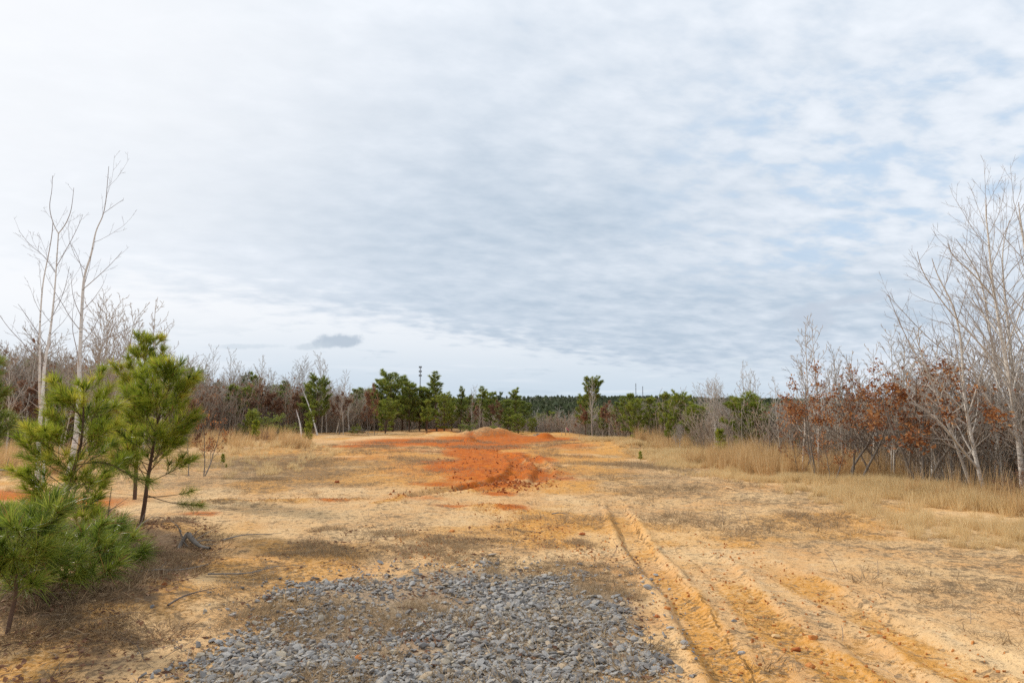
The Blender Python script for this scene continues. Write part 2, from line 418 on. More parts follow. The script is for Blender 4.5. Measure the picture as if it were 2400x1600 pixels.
def mat_leafy(name, c0, c1, c2, transl=.35, rough=.5, inst=.3, spec=.3):
    m, k = new_mat(name)
    t = k.attr('tint'); c = k.mix(k.ss(t, 0, .5), c0, c1); c = k.mix(k.ss(t, .5, 1.0), c, c2)
    rn = k.n('ShaderNodeObjectInfo').outputs['Random']
    c = k.mix(k.mul(rn, inst), c, c0)
    c = k.mix(k.ss(k.mul(t, -1.0), .02, .15), c, (.30, .155, .06))
    finish(k, c, rough, transl=transl, spec=spec); return m
M_NEEDLE = mat_leafy('pine_needles', (.10, .155, .014), (.27, .33, .028), (.60, .55, .07), .52, .42, .1, .45)
M_NEEDLE_D = mat_leafy('deep_green_needles', (.115, .165, .03), (.245, .30, .052), (.42, .43, .10), .48, .42, .22, .5)
M_NEEDLE_Y = mat_leafy('yellow_green_needles', (.14, .20, .03), (.28, .33, .05), (.42, .42, .09), .48, .45, .3)
M_OAK = mat_leafy('russet_leaves', (.17, .06, .026), (.36, .14, .05), (.60, .31, .12), .35, .7, .2)
M_OAKD = mat_leafy('brown_leaves', (.14, .07, .045), (.27, .14, .08), (.40, .24, .14), .3, .8, .3)
M_NEEDLE_F = mat_leafy('far_needles', (.060, .080, .040), (.105, .13, .062), (.17, .185, .09), .3, .6, .5)
M_NEEDLE_L = mat_leafy('lush_needles', (.075, .125, .016), (.20, .265, .030), (.45, .47, .08), .5, .4, .1, .45)
M_STRAW = mat_leafy('straw_grass', (.56, .395, .19), (.72, .54, .28), (.84, .69, .41), .48, .8, .22)
M_BROOM = mat_leafy('broomsedge', (.46, .28, .12), (.64, .44, .21), (.80, .63, .37), .45, .8, .5)
M_THATCH = mat_leafy('dead_thatch', (.22, .155, .09), (.42, .30, .175), (.60, .45, .27), .3, .9, .4)
M_LITTER = mat_leafy('leaf_litter', (.17, .11, .06), (.33, .22, .125), (.54, .39, .235), .3, .9, .4)

# ground
mg, k = new_mat('field_ground')
co = k.n('ShaderNodeTexCoord').outputs['Object']
nA = k.noise(co, .8, 5, .6); nB = k.noise(co, 5.0, 5, .65); nC = k.noise(co, 26.0, 4, .65); nD = k.noise(co, 120.0, 3, .6); nE = k.noise(co, 60.0, 4, .7); nF = k.noise(co, 8.5, 7, .72, .4); nG = k.noise(co, 2.2, 4, .6)
sand = k.mix(k.ss(nA, .3, .7), (.655, .425, .205), (.58, .315, .125))
sand = k.mix(k.mul(k.ss(nB, .42, .7), .55), sand, (.70, .52, .31))
sand = k.mix(k.mul(k.ss(nC, .50, .72), .35), sand, (.40, .235, .10))
jit = k.add(k.mul(k.sub(nB, .5), 1.1), k.mul(k.sub(nC, .5), .9))
ochre = k.ss(k.add(k.attr('ochre'), k.mul(jit, .8)), .30, .75)
col = k.mix(k.mul(ochre, k.mul(k.ss(nC, .25, .55), .95)), sand, (.575, .275, .058))
pale = k.attr('pale'); col = k.mix(k.mul(pale, .6), col, (.73, .52, .285))
red = k.ss(k.add(k.attr('red'), k.mul(jit, .75)), .16, .84)
redc = k.mix(k.ss(k.add(k.mul(nB, .6), k.mul(nC, .4)), .40, .64), (.39, .085, .009), (.61, .18, .020))
col = k.mix(red, col, redc)
# dead thatch lying on the sand
tn = k.add(k.mul(nB, .45), k.mul(nC, .55))
th = k.mul(k.ss(k.add(k.mul(k.attr('thatch'), .20), k.sub(tn, .5)), .08, .20), k.ss(nE, .38, .58))
thc = k.mix(k.ss(nD, .35, .65), (.15, .10, .055), (.36, .25, .14))
col = k.mix(k.mul(th, .6), col, thc)
lace = k.ss(k.add(k.sub(nF, .5), k.add(k.mul(k.attr('thatch'), .11), k.mul(k.sub(nG, .5), .30))), .095, .135)
col = k.mix(k.mul(lace, .78), col, k.mix(k.ss(nE, .35, .6), (.105, .07, .04), (.30, .20, .11)))
spk = k.ss(k.add(k.mul(nC, .45), k.add(k.mul(nD, .45), k.mul(nB, .1))), .555, .60)
col = k.mix(k.mul(spk, .65), col, (.12, .07, .04))
lit = k.ss(k.add(k.attr('litter'), k.mul(jit, .7)), .35, .8)
col = k.mix(k.mul(lit, .9), col, k.mix(k.ss(nC, .35, .65), (.09, .055, .035), (.23, .155, .095)))
grv = k.ss(k.add(k.attr('gravel'), k.mul(jit, .5)), .3, .9)
col = k.mix(k.mul(grv, .65), col, k.mix(k.ss(nD, .4, .6), (.12, .115, .11), (.30, .25, .19)))
fst = k.attr('forest')
col = k.mix(fst, col, k.mix(k.ss(nA, .35, .65), (.075, .06, .035), (.12, .085, .055)))
tw = k.n('ShaderNodeMath', operation='SINE'); k.set(tw.inputs[0], k.add(k.mul(k.attr('run'), 85.0), k.mul(nB, 9.0)))
tread = k.mul(k.mul(k.attr('tread'), k.ss(nB, .42, .60)), k.mul(tw.outputs[0], .7))
bmp = k.add(k.add(k.add(k.mul(nC, .75), k.mul(nF, .9)), k.mul(nD, .22)), k.add(k.mul(tread, .55), k.mul(th, .25)))
finish(k, col, .95, bmp, .9, .022, spec=.12)

def disc_grid():
    dense = np.radians(np.arange(-45, 45.01, .17)); rest = np.radians(np.arange(48, 312.1, 3.0))
    th = np.concatenate([dense, rest]); n1 = np.geomspace(.3, 2.5, 9)[:-1]
    n2 = np.exp(np.arange(math.log(2.5), math.log(60), .0088)); n3 = np.geomspace(60, 5000, 95)[1:]
    r = np.concatenate([n1, n2, n3]); return th, r
def build_ground():
    th, r = disc_grid(); A, R = np.meshgrid(th, r); x = (np.sin(A) * R).ravel(); y = (np.cos(A) * R).ravel()
    z = height(x, y); nt, nr = len(th), len(r)
    px, py = proj(x, y); py = np.where(y > .5, py, 3000.0); px = np.where(y > .5, px, 1200.0)
    wob = (fbm(x, y, .5, 4, 101) - .5)
    wr = lambda: (fbm(x, y, 1.6, 4, 107) - .5)
    def ell(cx, cy, rx, ry, s=1.0): return s * np.exp(-(((px - cx) / rx) ** 2 + ((py - cy) / ry) ** 2) ** 1.5)
    red = sst(-sdf(RED_POLY, x, y) / 2.2 + wob * 1.7, -.38, .35)
    for e in [(1040, 1037, 230, 10, 1.2), (1190, 1029, 190, 7, 1.2), (870, 1046, 150, 5, .75), (950, 1056, 130, 6, .5), (830, 1075, 120, 6, .4), (1000, 1100, 130, 50, .42), (1180, 1100, 190, 75, .42), (1330, 1045, 90, 8, .6), (1090, 1012, 120, 7, .7), (1040, 1012, 50, 6, .9), (1345, 1030, 60, 5, .75), (1280, 1024, 24, 6, .8),
              (900, 1070, 130, 12, .35), (170, 1175, 160, 18, .75), (470, 1210, 60, 7, .7), (1060, 1186, 60, 4, .7), (1200, 1192, 45, 8, .95), (1170, 1158, 50, 7, .8),
              (1350, 1108, 60, 20, .35), (990, 1170, 90, 6, .45), (780, 1176, 60, 4, .7), (1360, 1060, 60, 18, .35), (30, 1160, 120, 22, .7), (950, 1100, 90, 25, .38),
              (1310, 1235, 60, 10, .35), (1530, 1460, 30, 40, .3)]:
        red = np.maximum(red, ell(*e))
    red = red * (.8 + .45 * fbm(x, y, .7, 3, 91))
    ochre = .12 + .9 * ell(1330, 1080, 110, 55) + .75 * ell(1140, 1080, 330, 85) + .5 * ell(850, 1090, 330, 45) + .35 * ell(1250, 1250, 250, 60) + .5 * ell(620, 1179, 220, 5)
    tread = np.zeros_like(x); run = np.zeros_like(x); pale = .0 * x
    ochre = ochre + sst(fbm(x, y, .45, 4, 139), .50, .68) * .55
    for line, hw, dep, oc, tr in RUTS:
        d, s, u, L = linedist(line, x, y)
        m = (1 - sst(d + wr() * .30, hw * .5, hw * 2.2)) * sst(u, 0, 3.0) * np.clip(.55 + 1.8 * (fbm(x, y, 1.1, 3, 130 + int(hw * 100) + len(line)) - .35), .25, 1.2)
        if oc > .1: ochre = np.maximum(ochre, m * (.3 + oc * .75))
        elif pale is not None: ochre = ochre * (1 - .8 * m); pale = np.maximum(pale, m)
        inn = (1 - sst(d, hw * .75, hw)) * tr; sel = inn > tread
        run = np.where(sel, u + np.abs(s) * .9, run); tread = np.maximum(tread, inn)
    for line, hw, hh in BERMS:
        d, s, u, L = linedist(line, x, y); ochre = np.maximum(ochre, .8 * np.exp(-(d / hw / 1.4) ** 2))
    pale = np.maximum(pale, sst(fbm(x, y, .9, 4, 137), .54, .70) * .8)
    for e in [(470, 1365, 55, 30), (330, 1480, 90, 22, .8), (500, 1240, 80, 22, .9), (760, 1210, 200, 25, .55), (1050, 1270, 160, 45, .5), (1650, 1220, 220, 25, .4), (2200, 1420, 260, 50, .45),
              (1000, 1235, 120, 25, .5), (1800, 1240, 250, 22, .45)]:
        pale = np.maximum(pale, ell(*e))
    thn = fbm(x, y, .55, 4, 121)
    thatch = .34 + 1.5 * (thn - .5)
    for e in [(620, 1110, 240, 40, .75), (760, 1290, 260, 60, .2), (640, 1350, 160, 60, .40), (1500, 1110, 170, 50, .45), (1750, 1190, 250, 30, .15), (2050, 1290, 260, 45, .2),
              (2250, 1380, 250, 60, .3), (1050, 1075, 120, 10, .2), (1000, 1060, 60, 6, .5), (700, 1090, 200, 25, .4), (600, 1420, 110, 70, .35)]:
        thatch = thatch + ell(*e)
    thatch = thatch * (1 - .85 * ell(1150, 1090, 130, 65)) * (1 - .8 * ell(470, 1365, 55, 30))
    litter = np.maximum.reduce([ell(130, 1430, 300, 75, 1.0), ell(330, 1290, 160, 45, 1.0), ell(380, 1360, 100, 50, .9), ell(250, 1530, 190, 70, .65), ell(90, 1260, 300, 60, 1.0), ell(430, 1230, 60, 18, .7)])
    litter = litter * (1 - .9 * ell(470, 1365, 60, 26)) * (1 - .8 * ell(280, 1470, 90, 16)) * (1 - .8 * ell(330, 1530, 60, 14))
    gd = sdf(GRAVEL, x, y); gravel = sst(-gd + wob * .8, -.1, .5)
    o = sdf(PLATEAU, x, y); forest = sst(o + wob * 2, -.6, 1.2)
    mnd = ell(1130, 1004, 66, 15) + ell(1130, 1015, 50, 8); red = np.maximum(red, mnd * .42) * (1 - .55 * np.clip(mnd, 0, 1)); thatch = thatch + mnd * 1.6; red = np.maximum(red, ell(1103, 1026, 12, 5)); red = np.maximum(red, ell(1030, 1006, 35, 5, .8))
    q = (np.arange(nr - 1)[:, None] * nt + np.arange(nt)[None, :]); q2 = (np.arange(nr - 1)[:, None] * nt + (np.arange(nt)[None, :] + 1) % nt)
    quads = np.stack([q, q + nt, q2 + nt, q2], -1).reshape(-1, 4)
    V = np.stack([x, y, z], 1); V = np.vstack([V, [[0, 0, float(z[:nt].mean())]]]); c = len(V) - 1
    tris = np.stack([np.full(nt, c), np.arange(nt), (np.arange(nt) + 1) % nt], 1)
    at = {a: np.append(np.clip(v, -2, 50), 0) for a, v in dict(red=red, ochre=ochre, pale=pale, thatch=thatch, litter=litter, gravel=gravel, forest=forest, tread=tread, run=run).items()}
    me = mesh_np('ground', V, quads=quads[:, ::-1], tris=tris[:, ::-1], attrs=at)
    me.update()
    if me.polygons[1000].normal.z < 0: me.flip_normals()
    tag(obj('ground', me, mg), kind='structure')

# ------------------------------------------------------------------ scattering (instances on points, for uncountable stuff)
def scatter(name, label, cat, pts, rot, scl, idx, templates):
    me = bpy.data.meshes.new(name); me.vertices.add(len(pts)); me.vertices.foreach_set('co', np.asarray(pts, np.float32).ravel())
    a = me.attributes.new('rot', 'FLOAT_VECTOR', 'POINT'); a.data.foreach_set('vector', np.asarray(rot, np.float32).ravel())
    a = me.attributes.new('scl', 'FLOAT_VECTOR', 'POINT'); a.data.foreach_set('vector', np.asarray(scl, np.float32).ravel())
    a = me.attributes.new('pick', 'INT', 'POINT'); a.data.foreach_set('value', np.asarray(idx, np.int32))
    ng = bpy.data.node_groups.new(name, 'GeometryNodeTree')
    ng.interface.new_socket('Geometry', in_out='INPUT', socket_type='NodeSocketGeometry')
    ng.interface.new_socket('Geometry', in_out='OUTPUT', socket_type='NodeSocketGeometry')
    N = ng.nodes; Lk = ng.links
    gi = N.new('NodeGroupInput'); go = N.new('NodeGroupOutput'); io = N.new('GeometryNodeInstanceOnPoints'); g2i = N.new('GeometryNodeGeometryToInstance')
    for t in reversed(templates):
        oi = N.new('GeometryNodeObjectInfo'); oi.inputs['Object'].default_value = t; oi.inputs['As Instance'].default_value = False
        gg = N.new('GeometryNodeGeometryToInstance'); Lk.new(oi.outputs['Geometry'], gg.inputs[0])
        if t is templates[-1]: jn = N.new('GeometryNodeJoinGeometry')
        Lk.new(gg.outputs[0], jn.inputs[0])
    def na(nm, dt):
        x = N.new('GeometryNodeInputNamedAttribute'); x.data_type = dt; x.inputs['Name'].default_value = nm; return x.outputs['Attribute']
    Lk.new(gi.outputs[0], io.inputs['Points']); Lk.new(jn.outputs[0], io.inputs['Instance']); io.inputs['Pick Instance'].default_value = True
    Lk.new(na('pick', 'INT'), io.inputs['Instance Index'])
    e2r = N.new('FunctionNodeEulerToRotation'); Lk.new(na('rot', 'FLOAT_VECTOR'), e2r.inputs[0]); Lk.new(e2r.outputs[0], io.inputs['Rotation'])
    Lk.new(na('scl', 'FLOAT_VECTOR'), io.inputs['Scale']); Lk.new(io.outputs[0], go.inputs[0])
    o = bpy.data.objects.new(name, me); COL.objects.link(o)
    md = o.modifiers.new('scatter', 'NODES'); md.node_group = ng
    return tag(o, label, cat, kind='stuff')
def template(me, mats):
    for m in mats: me.materials.append(m)
    return bpy.data.objects.new(me.name, me)
def join_np(name, parts):
    """parts: (V, quads|None, tris|None, attrs, material index)"""
    V = []; Q = []; T = []; off = 0; A = {}; mi_q = []; mi_t = []
    keys = set().union(*[p[3].keys() for p in parts])
    for v, q, t, at, mi in parts:
        V.append(v)
        if q is not None and len(q): Q.append(np.asarray(q) + off); mi_q += [mi] * len(q)
        if t is not None and len(t): T.append(np.asarray(t) + off); mi_t += [mi] * len(t)
        for kk in keys: A.setdefault(kk, []).append(at.get(kk, np.zeros(len(v))))
        off += len(v)
    me = mesh_np(name, np.concatenate(V), np.concatenate(Q) if Q else None, np.concatenate(T) if T else None, {kk: np.concatenate(v) for kk, v in A.items()})
    me.polygons.foreach_set('material_index', np.array(mi_q + mi_t, np.int32)); return me

def sample_poly(rs, poly, n, dens=None):
    poly = np.asarray(poly); lo = poly.min(0); hi = poly.max(0); out = []
    tot = 0
    for _ in range(60):
        c = rs.uniform(lo, hi, (n * 3, 2)); m = sdf(poly, c[:, 0], c[:, 1]) < 0
        if dens is not None: m &= rs.uniform(0, 1, len(c)) < dens(c[:, 0], c[:, 1])
        out.append(c[m]); tot += m.sum()
        if tot >= n: break
    return np.concatenate(out)[:n]
def on_ground(xy, dz=0.0):
    return np.column_stack([xy, height(xy[:, 0], xy[:, 1]) + dz])

# blades, needles, leaves -------------------------------------------------------------
def blades(rs, base, dirs, length, width, bend, nseg=3, tint=None):
    """curved tapering blades, vectorised: base(n,3) dirs(n,3) length(n) width(n) bend(n)"""
    n = len(base); t = np.linspace(0, 1, nseg + 1)
    side = np.cross(dirs, rs.normal(size=(n, 3))); side /= np.linalg.norm(side, axis=1, keepdims=True) + 1e-9
    bd = np.cross(side, dirs); bd /= np.linalg.norm(bd, axis=1, keepdims=True) + 1e-9
    g = np.array([0, 0, -1.0])
    P_ = base[:, None, :] + dirs[:, None, :] * (length[:, None] * t)[:, :, None] + (bd[:, None, :] * .5 + g) * (bend[:, None] * length[:, None] * t ** 2)[:, :, None]
    wv = width[:, None] * (1 - t[None, :] ** 1.5 * .85) * .5
    A = P_ - side[:, None, :] * wv[:, :, None]; B = P_ + side[:, None, :] * wv[:, :, None]
    V = np.stack([A, B], 2).reshape(n, -1, 3); m = (nseg + 1) * 2
    i = np.arange(nseg) * 2; q = np.stack([i, i + 1, i + 3, i + 2], 1)
    Q = (np.arange(n)[:, None, None] * m + q[None]).reshape(-1, 4)
    tn = rs.uniform(0, 1, n) if tint is None else tint
    return V.reshape(-1, 3), Q, {'tint': np.repeat(tn, m)}
def tuft(rs, n, spread, hlo, hhi, lean, width, bend, nseg=3, tint=None):
    a = rs.uniform(0, 6.283, n); r = spread * np.sqrt(rs.uniform(0, 1, n))
    base = np.column_stack([r * np.cos(a), r * np.sin(a), np.full(n, -.01)])
    d = np.column_stack([np.cos(a + rs.normal(0, .5, n)) * lean * rs.uniform(0, 1, n), np.sin(a + rs.normal(0, .5, n)) * lean * rs.uniform(0, 1, n), np.ones(n)])
    d /= np.linalg.norm(d, axis=1, keepdims=True)
    return blades(rs, base, d, rs.uniform(hlo, hhi, n), width * rs.uniform(.6, 1.3, n), bend * rs.uniform(.2, 1, n), nseg, tint)

def needles_on(rs, shoots, per_m, nlen, nwid, start=.35, droop=.12, tip_extra=18):
    """shoots: list of (pts, weight). returns arrays for blades"""
    B = []; D = []; T = []
    for pts, wgt in shoots:
        pts = np.asarray(pts); seg = np.linalg.norm(np.diff(pts, axis=0), axis=1); L = seg.sum(); cum = np.concatenate([[0], np.cumsum(seg)]) / L
        n = int(per_m * L * (1 - start) * wgt) + int(tip_extra * wgt)
        if n < 3: n = 3
        t = np.concatenate([rs.uniform(start, 1, n - int(tip_extra * wgt)), rs.uniform(.9, 1, int(tip_extra * wgt))])
        p = np.stack([np.interp(t, cum, pts[:, i]) for i in range(3)], 1)
        tg = np.stack([np.interp(t, cum, np.gradient(pts[:, i])) for i in range(3)], 1); tg /= np.linalg.norm(tg, axis=1, keepdims=True) + 1e-9
        rad = rs.normal(size=(len(t), 3)); rad -= tg * (rad * tg).sum(1, keepdims=True); rad /= np.linalg.norm(rad, axis=1, keepdims=True) + 1e-9
        ang = np.radians(rs.uniform(22, 62, len(t))) * (1 - .35 * (t > .93))
        d = tg * np.cos(ang)[:, None] + rad * np.sin(ang)[:, None]; d[:, 2] += .12
        d /= np.linalg.norm(d, axis=1, keepdims=True)
        B.append(p); D.append(d); dead = rs.uniform(0, 1, len(t)) < .04 + .25 * (t < start + .06); T.append(np.where(dead, -.6, 1.0) * np.clip(rs.normal(.42, .2) + rs.normal(0, .16, len(t)) + (t - .7) * .35, 0, 1))
    B = np.concatenate(B); D = np.concatenate(D); T = np.concatenate(T); n = len(B)
    return blades(rs, B, D, nlen * rs.uniform(.65, 1.1, n), nwid * rs.uniform(.7, 1.2, n), droop * rs.uniform(0, 1.6, n), 2, T)

def pine_parts(seed, trunk, r0, blen, nwh, start=.12, per_m=260, nlen=.15, nwid=.003, profile=None, rise=(15, 50), sub=3, tip_extra=22, whn=(3, 5), azs=None, droop=.14, nstart=.38):
    rng = random.Random(seed); rs = np.random.RandomState(seed)
    tr = smooth(trunk, 5) if len(trunk) < 8 else np.asarray(trunk); n = len(tr)
    cum = np.concatenate([[0], np.cumsum(np.linalg.norm(np.diff(tr, axis=0), axis=1))]); L = cum[-1]; cum = cum / L
    rad = r0 * (1 - np.linspace(0, 1, n)) ** .8 + .004
    wood = [[(tr, rad)], [], []]; shoots = []
    if profile is None: profile = lambda t: (1 - t) ** .75 * .95 + .12
    k0 = int(n * .78); shoots.append((tr[k0:], 1.5))
    for w_ in range(nwh):
        t0 = start + (.96 - start) * (w_ + .3) / nwh
        a0 = rng.uniform(0, 6.28); nb = rng.randint(*whn)
        for b in range(nb):
            t = min(.97, t0 + rng.uniform(-.02, .02)); p = np.array([np.interp(t, cum, tr[:, i]) for i in range(3)])
            az_ = a0 + b * 6.283 / nb + rng.uniform(-.4, .4)
            el_ = math.radians(rng.uniform(*rise) * (.55 + .8 * t)); d = np.array([math.cos(az_) * math.cos(el_), math.sin(az_) * math.cos(el_), math.sin(el_)])
            bl = blen * profile(t) * rng.uniform(.7, 1.15); pts = path(rng, p, d, bl, 7, .05, .06)
            br = max(.003, r0 * .33 * (1 - .6 * t)); wood[1].append((pts, np.linspace(br, .002, 7))); shoots.append((pts, 1.0))
            ns = int(sub * bl / max(blen, .01) * 1.6 + rng.random())
            for s_ in range(ns):
                ts = .35 + .55 * (s_ + rng.random()) / max(ns, 1); i = min(5, int(ts * 6)); pp = pts[i] + (pts[i + 1] - pts[i]) * (ts * 6 - i)
                tg = norm(pts[i + 1] - pts[i]); sd_ = norm(np.cross(tg, [0, 0, 1.0])) * (1 if s_ % 2 else -1)
                dd = norm(tg * .8 + sd_ * .6 + np.array([0, 0, .15])); sp = path(rng, pp, dd, bl * rng.uniform(.3, .5) * (1.1 - ts * .5), 5, .07, .06)
                wood[2].append((sp, np.linspace(br * .5, .0015, 5))); shoots.append((sp, 1.0))
    V, Q, at = needles_on(rs, shoots, per_m, nlen, nwid, nstart, droop, tip_extra)
    return wood, (V, Q, at)
def build_pine(name, base, parts, mat, label, cat='tree', group=None, sides=7):
    wood, (V, Q, at) = parts; base = np.asarray(base, float)
    root = empty(name, base, label, cat, group)
    sh = lambda L_: [(p - base, r) for p, r in L_]
    obj('trunk', tube_mesh('trunk', [(sh(wood[0]), sides)]), M_PINEB, root)
    if wood[1]: obj('branches', tube_mesh('branches', [(sh(wood[1]), 5), (sh(wood[2]), 3)]), M_PINEB, root)
    obj('needles', mesh_np('needles', V - base, quads=Q, attrs=at, smooth_=False), mat, root)
    return root
def leaf_quads(rs, centres, size, tint=None):
    n = len(centres); d = rs.normal(size=(n, 3)); d /= np.linalg.norm(d, axis=1, keepdims=True); s = np.cross(d, rs.normal(size=(n, 3))); s /= np.linalg.norm(s, axis=1, keepdims=True); u = np.cross(d, s)
    L = size * rs.uniform(.6, 1.2, n)[:, None]; w = L * .5
    c = np.asarray(centres)
    A = c; B = c + d * L * .45 + s * w * .55 + u * L * .12; C = c + d * L + u * L * rs.uniform(-.2, .2, (n, 1)); E = c + d * L * .5 - s * w * .55 + u * L * .12
    M = c + d * L * .5
    V = np.stack([A, B, C, E, M], 1).reshape(-1, 3); o = np.arange(n)[:, None] * 5
    T = np.concatenate([o + np.array([[0, 1, 4]]), o + np.array([[1, 2, 4]]), o + np.array([[2, 3, 4]]), o + np.array([[3, 0, 4]])])
    tn = rs.uniform(0, 1, n) if tint is None else tint
    return V, T, {'tint': np.repeat(tn, 5)}

# =================================================================== BUILD
build_ground()
rs = np.random.RandomState(7)
rng = random.Random(7)
HTAB = ([-600, 0, 300, 440, 700, 880, 930, 1100, 1240, 1330, 1500, 1700, 1850, 2100, 2400, 3000], [4.0, 3.7, 3.3, 3.5, 3.1, 2.7, 2.4, 2.1, 1.2, 1.5, 2.0, 1.9, 1.9, 2.2, 2.4, 2.6])

# ---------------------------------------------------------------- far woods (uncountable)
def far_pine_template(seed, hgt, n, size):
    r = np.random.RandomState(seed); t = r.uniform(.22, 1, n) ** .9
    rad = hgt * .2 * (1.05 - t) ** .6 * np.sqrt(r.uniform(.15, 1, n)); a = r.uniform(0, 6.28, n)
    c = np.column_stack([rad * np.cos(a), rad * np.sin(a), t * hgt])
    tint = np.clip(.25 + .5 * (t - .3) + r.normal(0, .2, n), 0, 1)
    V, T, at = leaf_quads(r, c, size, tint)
    tv, tq, trr = tubes([(np.array([[0, 0, -1.0], [0, 0, hgt * .5], [.1, 0, hgt * .95]]), np.array([.11, .08, .03]) * hgt / 8)], 4)
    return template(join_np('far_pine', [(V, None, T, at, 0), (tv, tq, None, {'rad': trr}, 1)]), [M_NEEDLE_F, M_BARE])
def far_bare_template(seed, hgt, spec_len=.34):
    r = random.Random(seed); sp = dict(BIRCHY); sp.update(dens=[14 / hgt, 3.2, 3], rmin=.018, len=[.32, .45, .4], n=[5, 3, 3], min=.5)
    out = [[], [], []]
    bare_grow(r, path(r, (0, 0, -1), (0, 0, 1), hgt + 1, 8, .03, .05), .10, .02, sp, 0, out)
    v, q, rr = tubes(out[0] + out[1] + out[2], 3)
    return template(join_np('far_bare', [(v, q, None, {'rad': rr}, 0)]), [M_BARE])
fp = [far_pine_template(300 + i, 9.0, 190, .95) for i in range(4)]
fb = [far_bare_template(320 + i, 8.0) for i in range(4)]
def wedge(n, r0, r1, a0, a1, seed):
    r = np.random.RandomState(seed); rr = np.sqrt(r.uniform(r0 ** 2, r1 ** 2, n)); a = np.radians(r.uniform(a0, a1, n))
    return np.column_stack([rr * np.sin(a), rr * np.cos(a)])
def wood(name, label, xy, ppine, smin, smax, seed):
    r = np.random.RandomState(seed); n = len(xy)
    keep = sdf(PLATEAU, xy[:, 0], xy[:, 1]) > 6; xy = xy[keep]; n = len(xy)
    stand = fbm(xy[:, 0], xy[:, 1], .018, 3, 151); isp = r.uniform(0, 1, n) < np.clip(ppine + (stand - .5) * 2.6, .02, .98)
    idx = np.where(isp, r.randint(0, 4, n), 4 + r.randint(0, 4, n)); s = r.uniform(smin, smax, n) * np.where(isp, 1, .95)
    scatter(name, label, 'woodland', on_ground(xy, -.2), np.column_stack([r.normal(0, .04, n), r.normal(0, .04, n), r.uniform(0, 6.28, n)]),
            np.column_stack([s * 1.05, s * 1.05, s]), idx, fp + fb)
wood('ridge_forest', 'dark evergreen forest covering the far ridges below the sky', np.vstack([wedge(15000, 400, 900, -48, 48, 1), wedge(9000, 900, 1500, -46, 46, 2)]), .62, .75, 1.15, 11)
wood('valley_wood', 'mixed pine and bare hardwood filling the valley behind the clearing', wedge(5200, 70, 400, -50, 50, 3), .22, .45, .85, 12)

# ---------------------------------------------------------------- thicket of brush (uncountable)
def brush_template(seed, hgt, stems, mat, leaves=0, levels=3):
    r = random.Random(seed); rsn = np.random.RandomState(seed); sp = dict(dens=[5.5, 6.5, 5], start=[.12, .12, .2], ang=[(25, 55), (28, 60), (30, 60)], len=[.42, .45, .4], n=[5, 4, 3], up=.06, wob=.16, rmin=.0032, min=.14, tap=.55)
    out = [[] for _ in range(levels)]
    for i in range(stems):
        a = r.uniform(0, 6.28); q = r.uniform(0, .45); ln = r.uniform(.1, .55)
        bare_grow(r, path(r, (q * math.cos(a), q * math.sin(a), -.05), (math.cos(a) * ln, math.sin(a) * ln, 1), hgt * r.uniform(.55, 1.1), 7, .02, .1), r.uniform(.006, .014), .003, sp, 0, out)
    v, q, rr = tubes([b for lv in out for b in lv], 3); parts = [(v, q, None, {'rad': rr}, 0)]
    mats = [mat]
    if leaves:
        ends = np.array([b[0][-1] for b in out[-1]] + [b[0][-2] for b in out[-1]]); c = ends[rsn.choice(len(ends), leaves)] + rsn.normal(0, .03, (leaves, 3))
        V, T, at = leaf_quads(rsn, c, .075); parts.append((V, None, T, at, 1)); mats.append(M_OAKD)
    return template(join_np('brush', parts), mats)
br_t = [brush_template(400 + i, 1.0 * 1.0, 11, M_BRUSH) for i in range(4)] + [brush_template(410, 1.0, 8, M_BRUSH, 90), brush_template(411, 1.0, 8, M_BARE), brush_template(412, 1.0, 7, M_BRUSH, 160)]
def band(n, lo, hi, xr, seed, bias=1.0):
    r = np.random.RandomState(seed); c = np.column_stack([r.uniform(-60, 45, n), r.uniform(4, 62, n)]); d = sdf(PLATEAU, c[:, 0], c[:, 1])
    px, py = proj(c[:, 0], c[:, 1]); m = (d > lo) & (d < hi) & (px > xr[0]) & (px < xr[1]) & (r.uniform(0, 1, n) < np.exp(-(d - lo) * bias / (hi - lo)))
    return c[m], px[m]
xy, px_ = band(16000, .2, 9, (-700, 3100), 21, .8)
kp = (px_ < 1800) | (np.random.RandomState(3).uniform(0, 1, len(px_)) < .62); xy = xy[kp]; px_ = px_[kp]
n = len(xy); hs = np.interp(px_, *HTAB) * rs.uniform(.65, 1.15, n)
idx = rs.choice(7, n, p=[.2, .2, .17, .15, .12, .1, .06])
idx = np.where((px_ < 900) & (rs.uniform(0, 1, n) < .35), 4 + 2 * rs.randint(0, 2, n), idx)
wd = rs.uniform(.9, 1.3, n) * (1.0 + .25 * hs)
scatter('thicket_brush', 'tangled grey brown brush and dead stems behind the clearing', 'brush', on_ground(xy, -.03), np.column_stack([rs.normal(0, .1, n), rs.normal(0, .1, n), rs.uniform(0, 6.28, n)]),
        np.column_stack([wd, wd, hs]), idx, br_t)
print('brush', n)

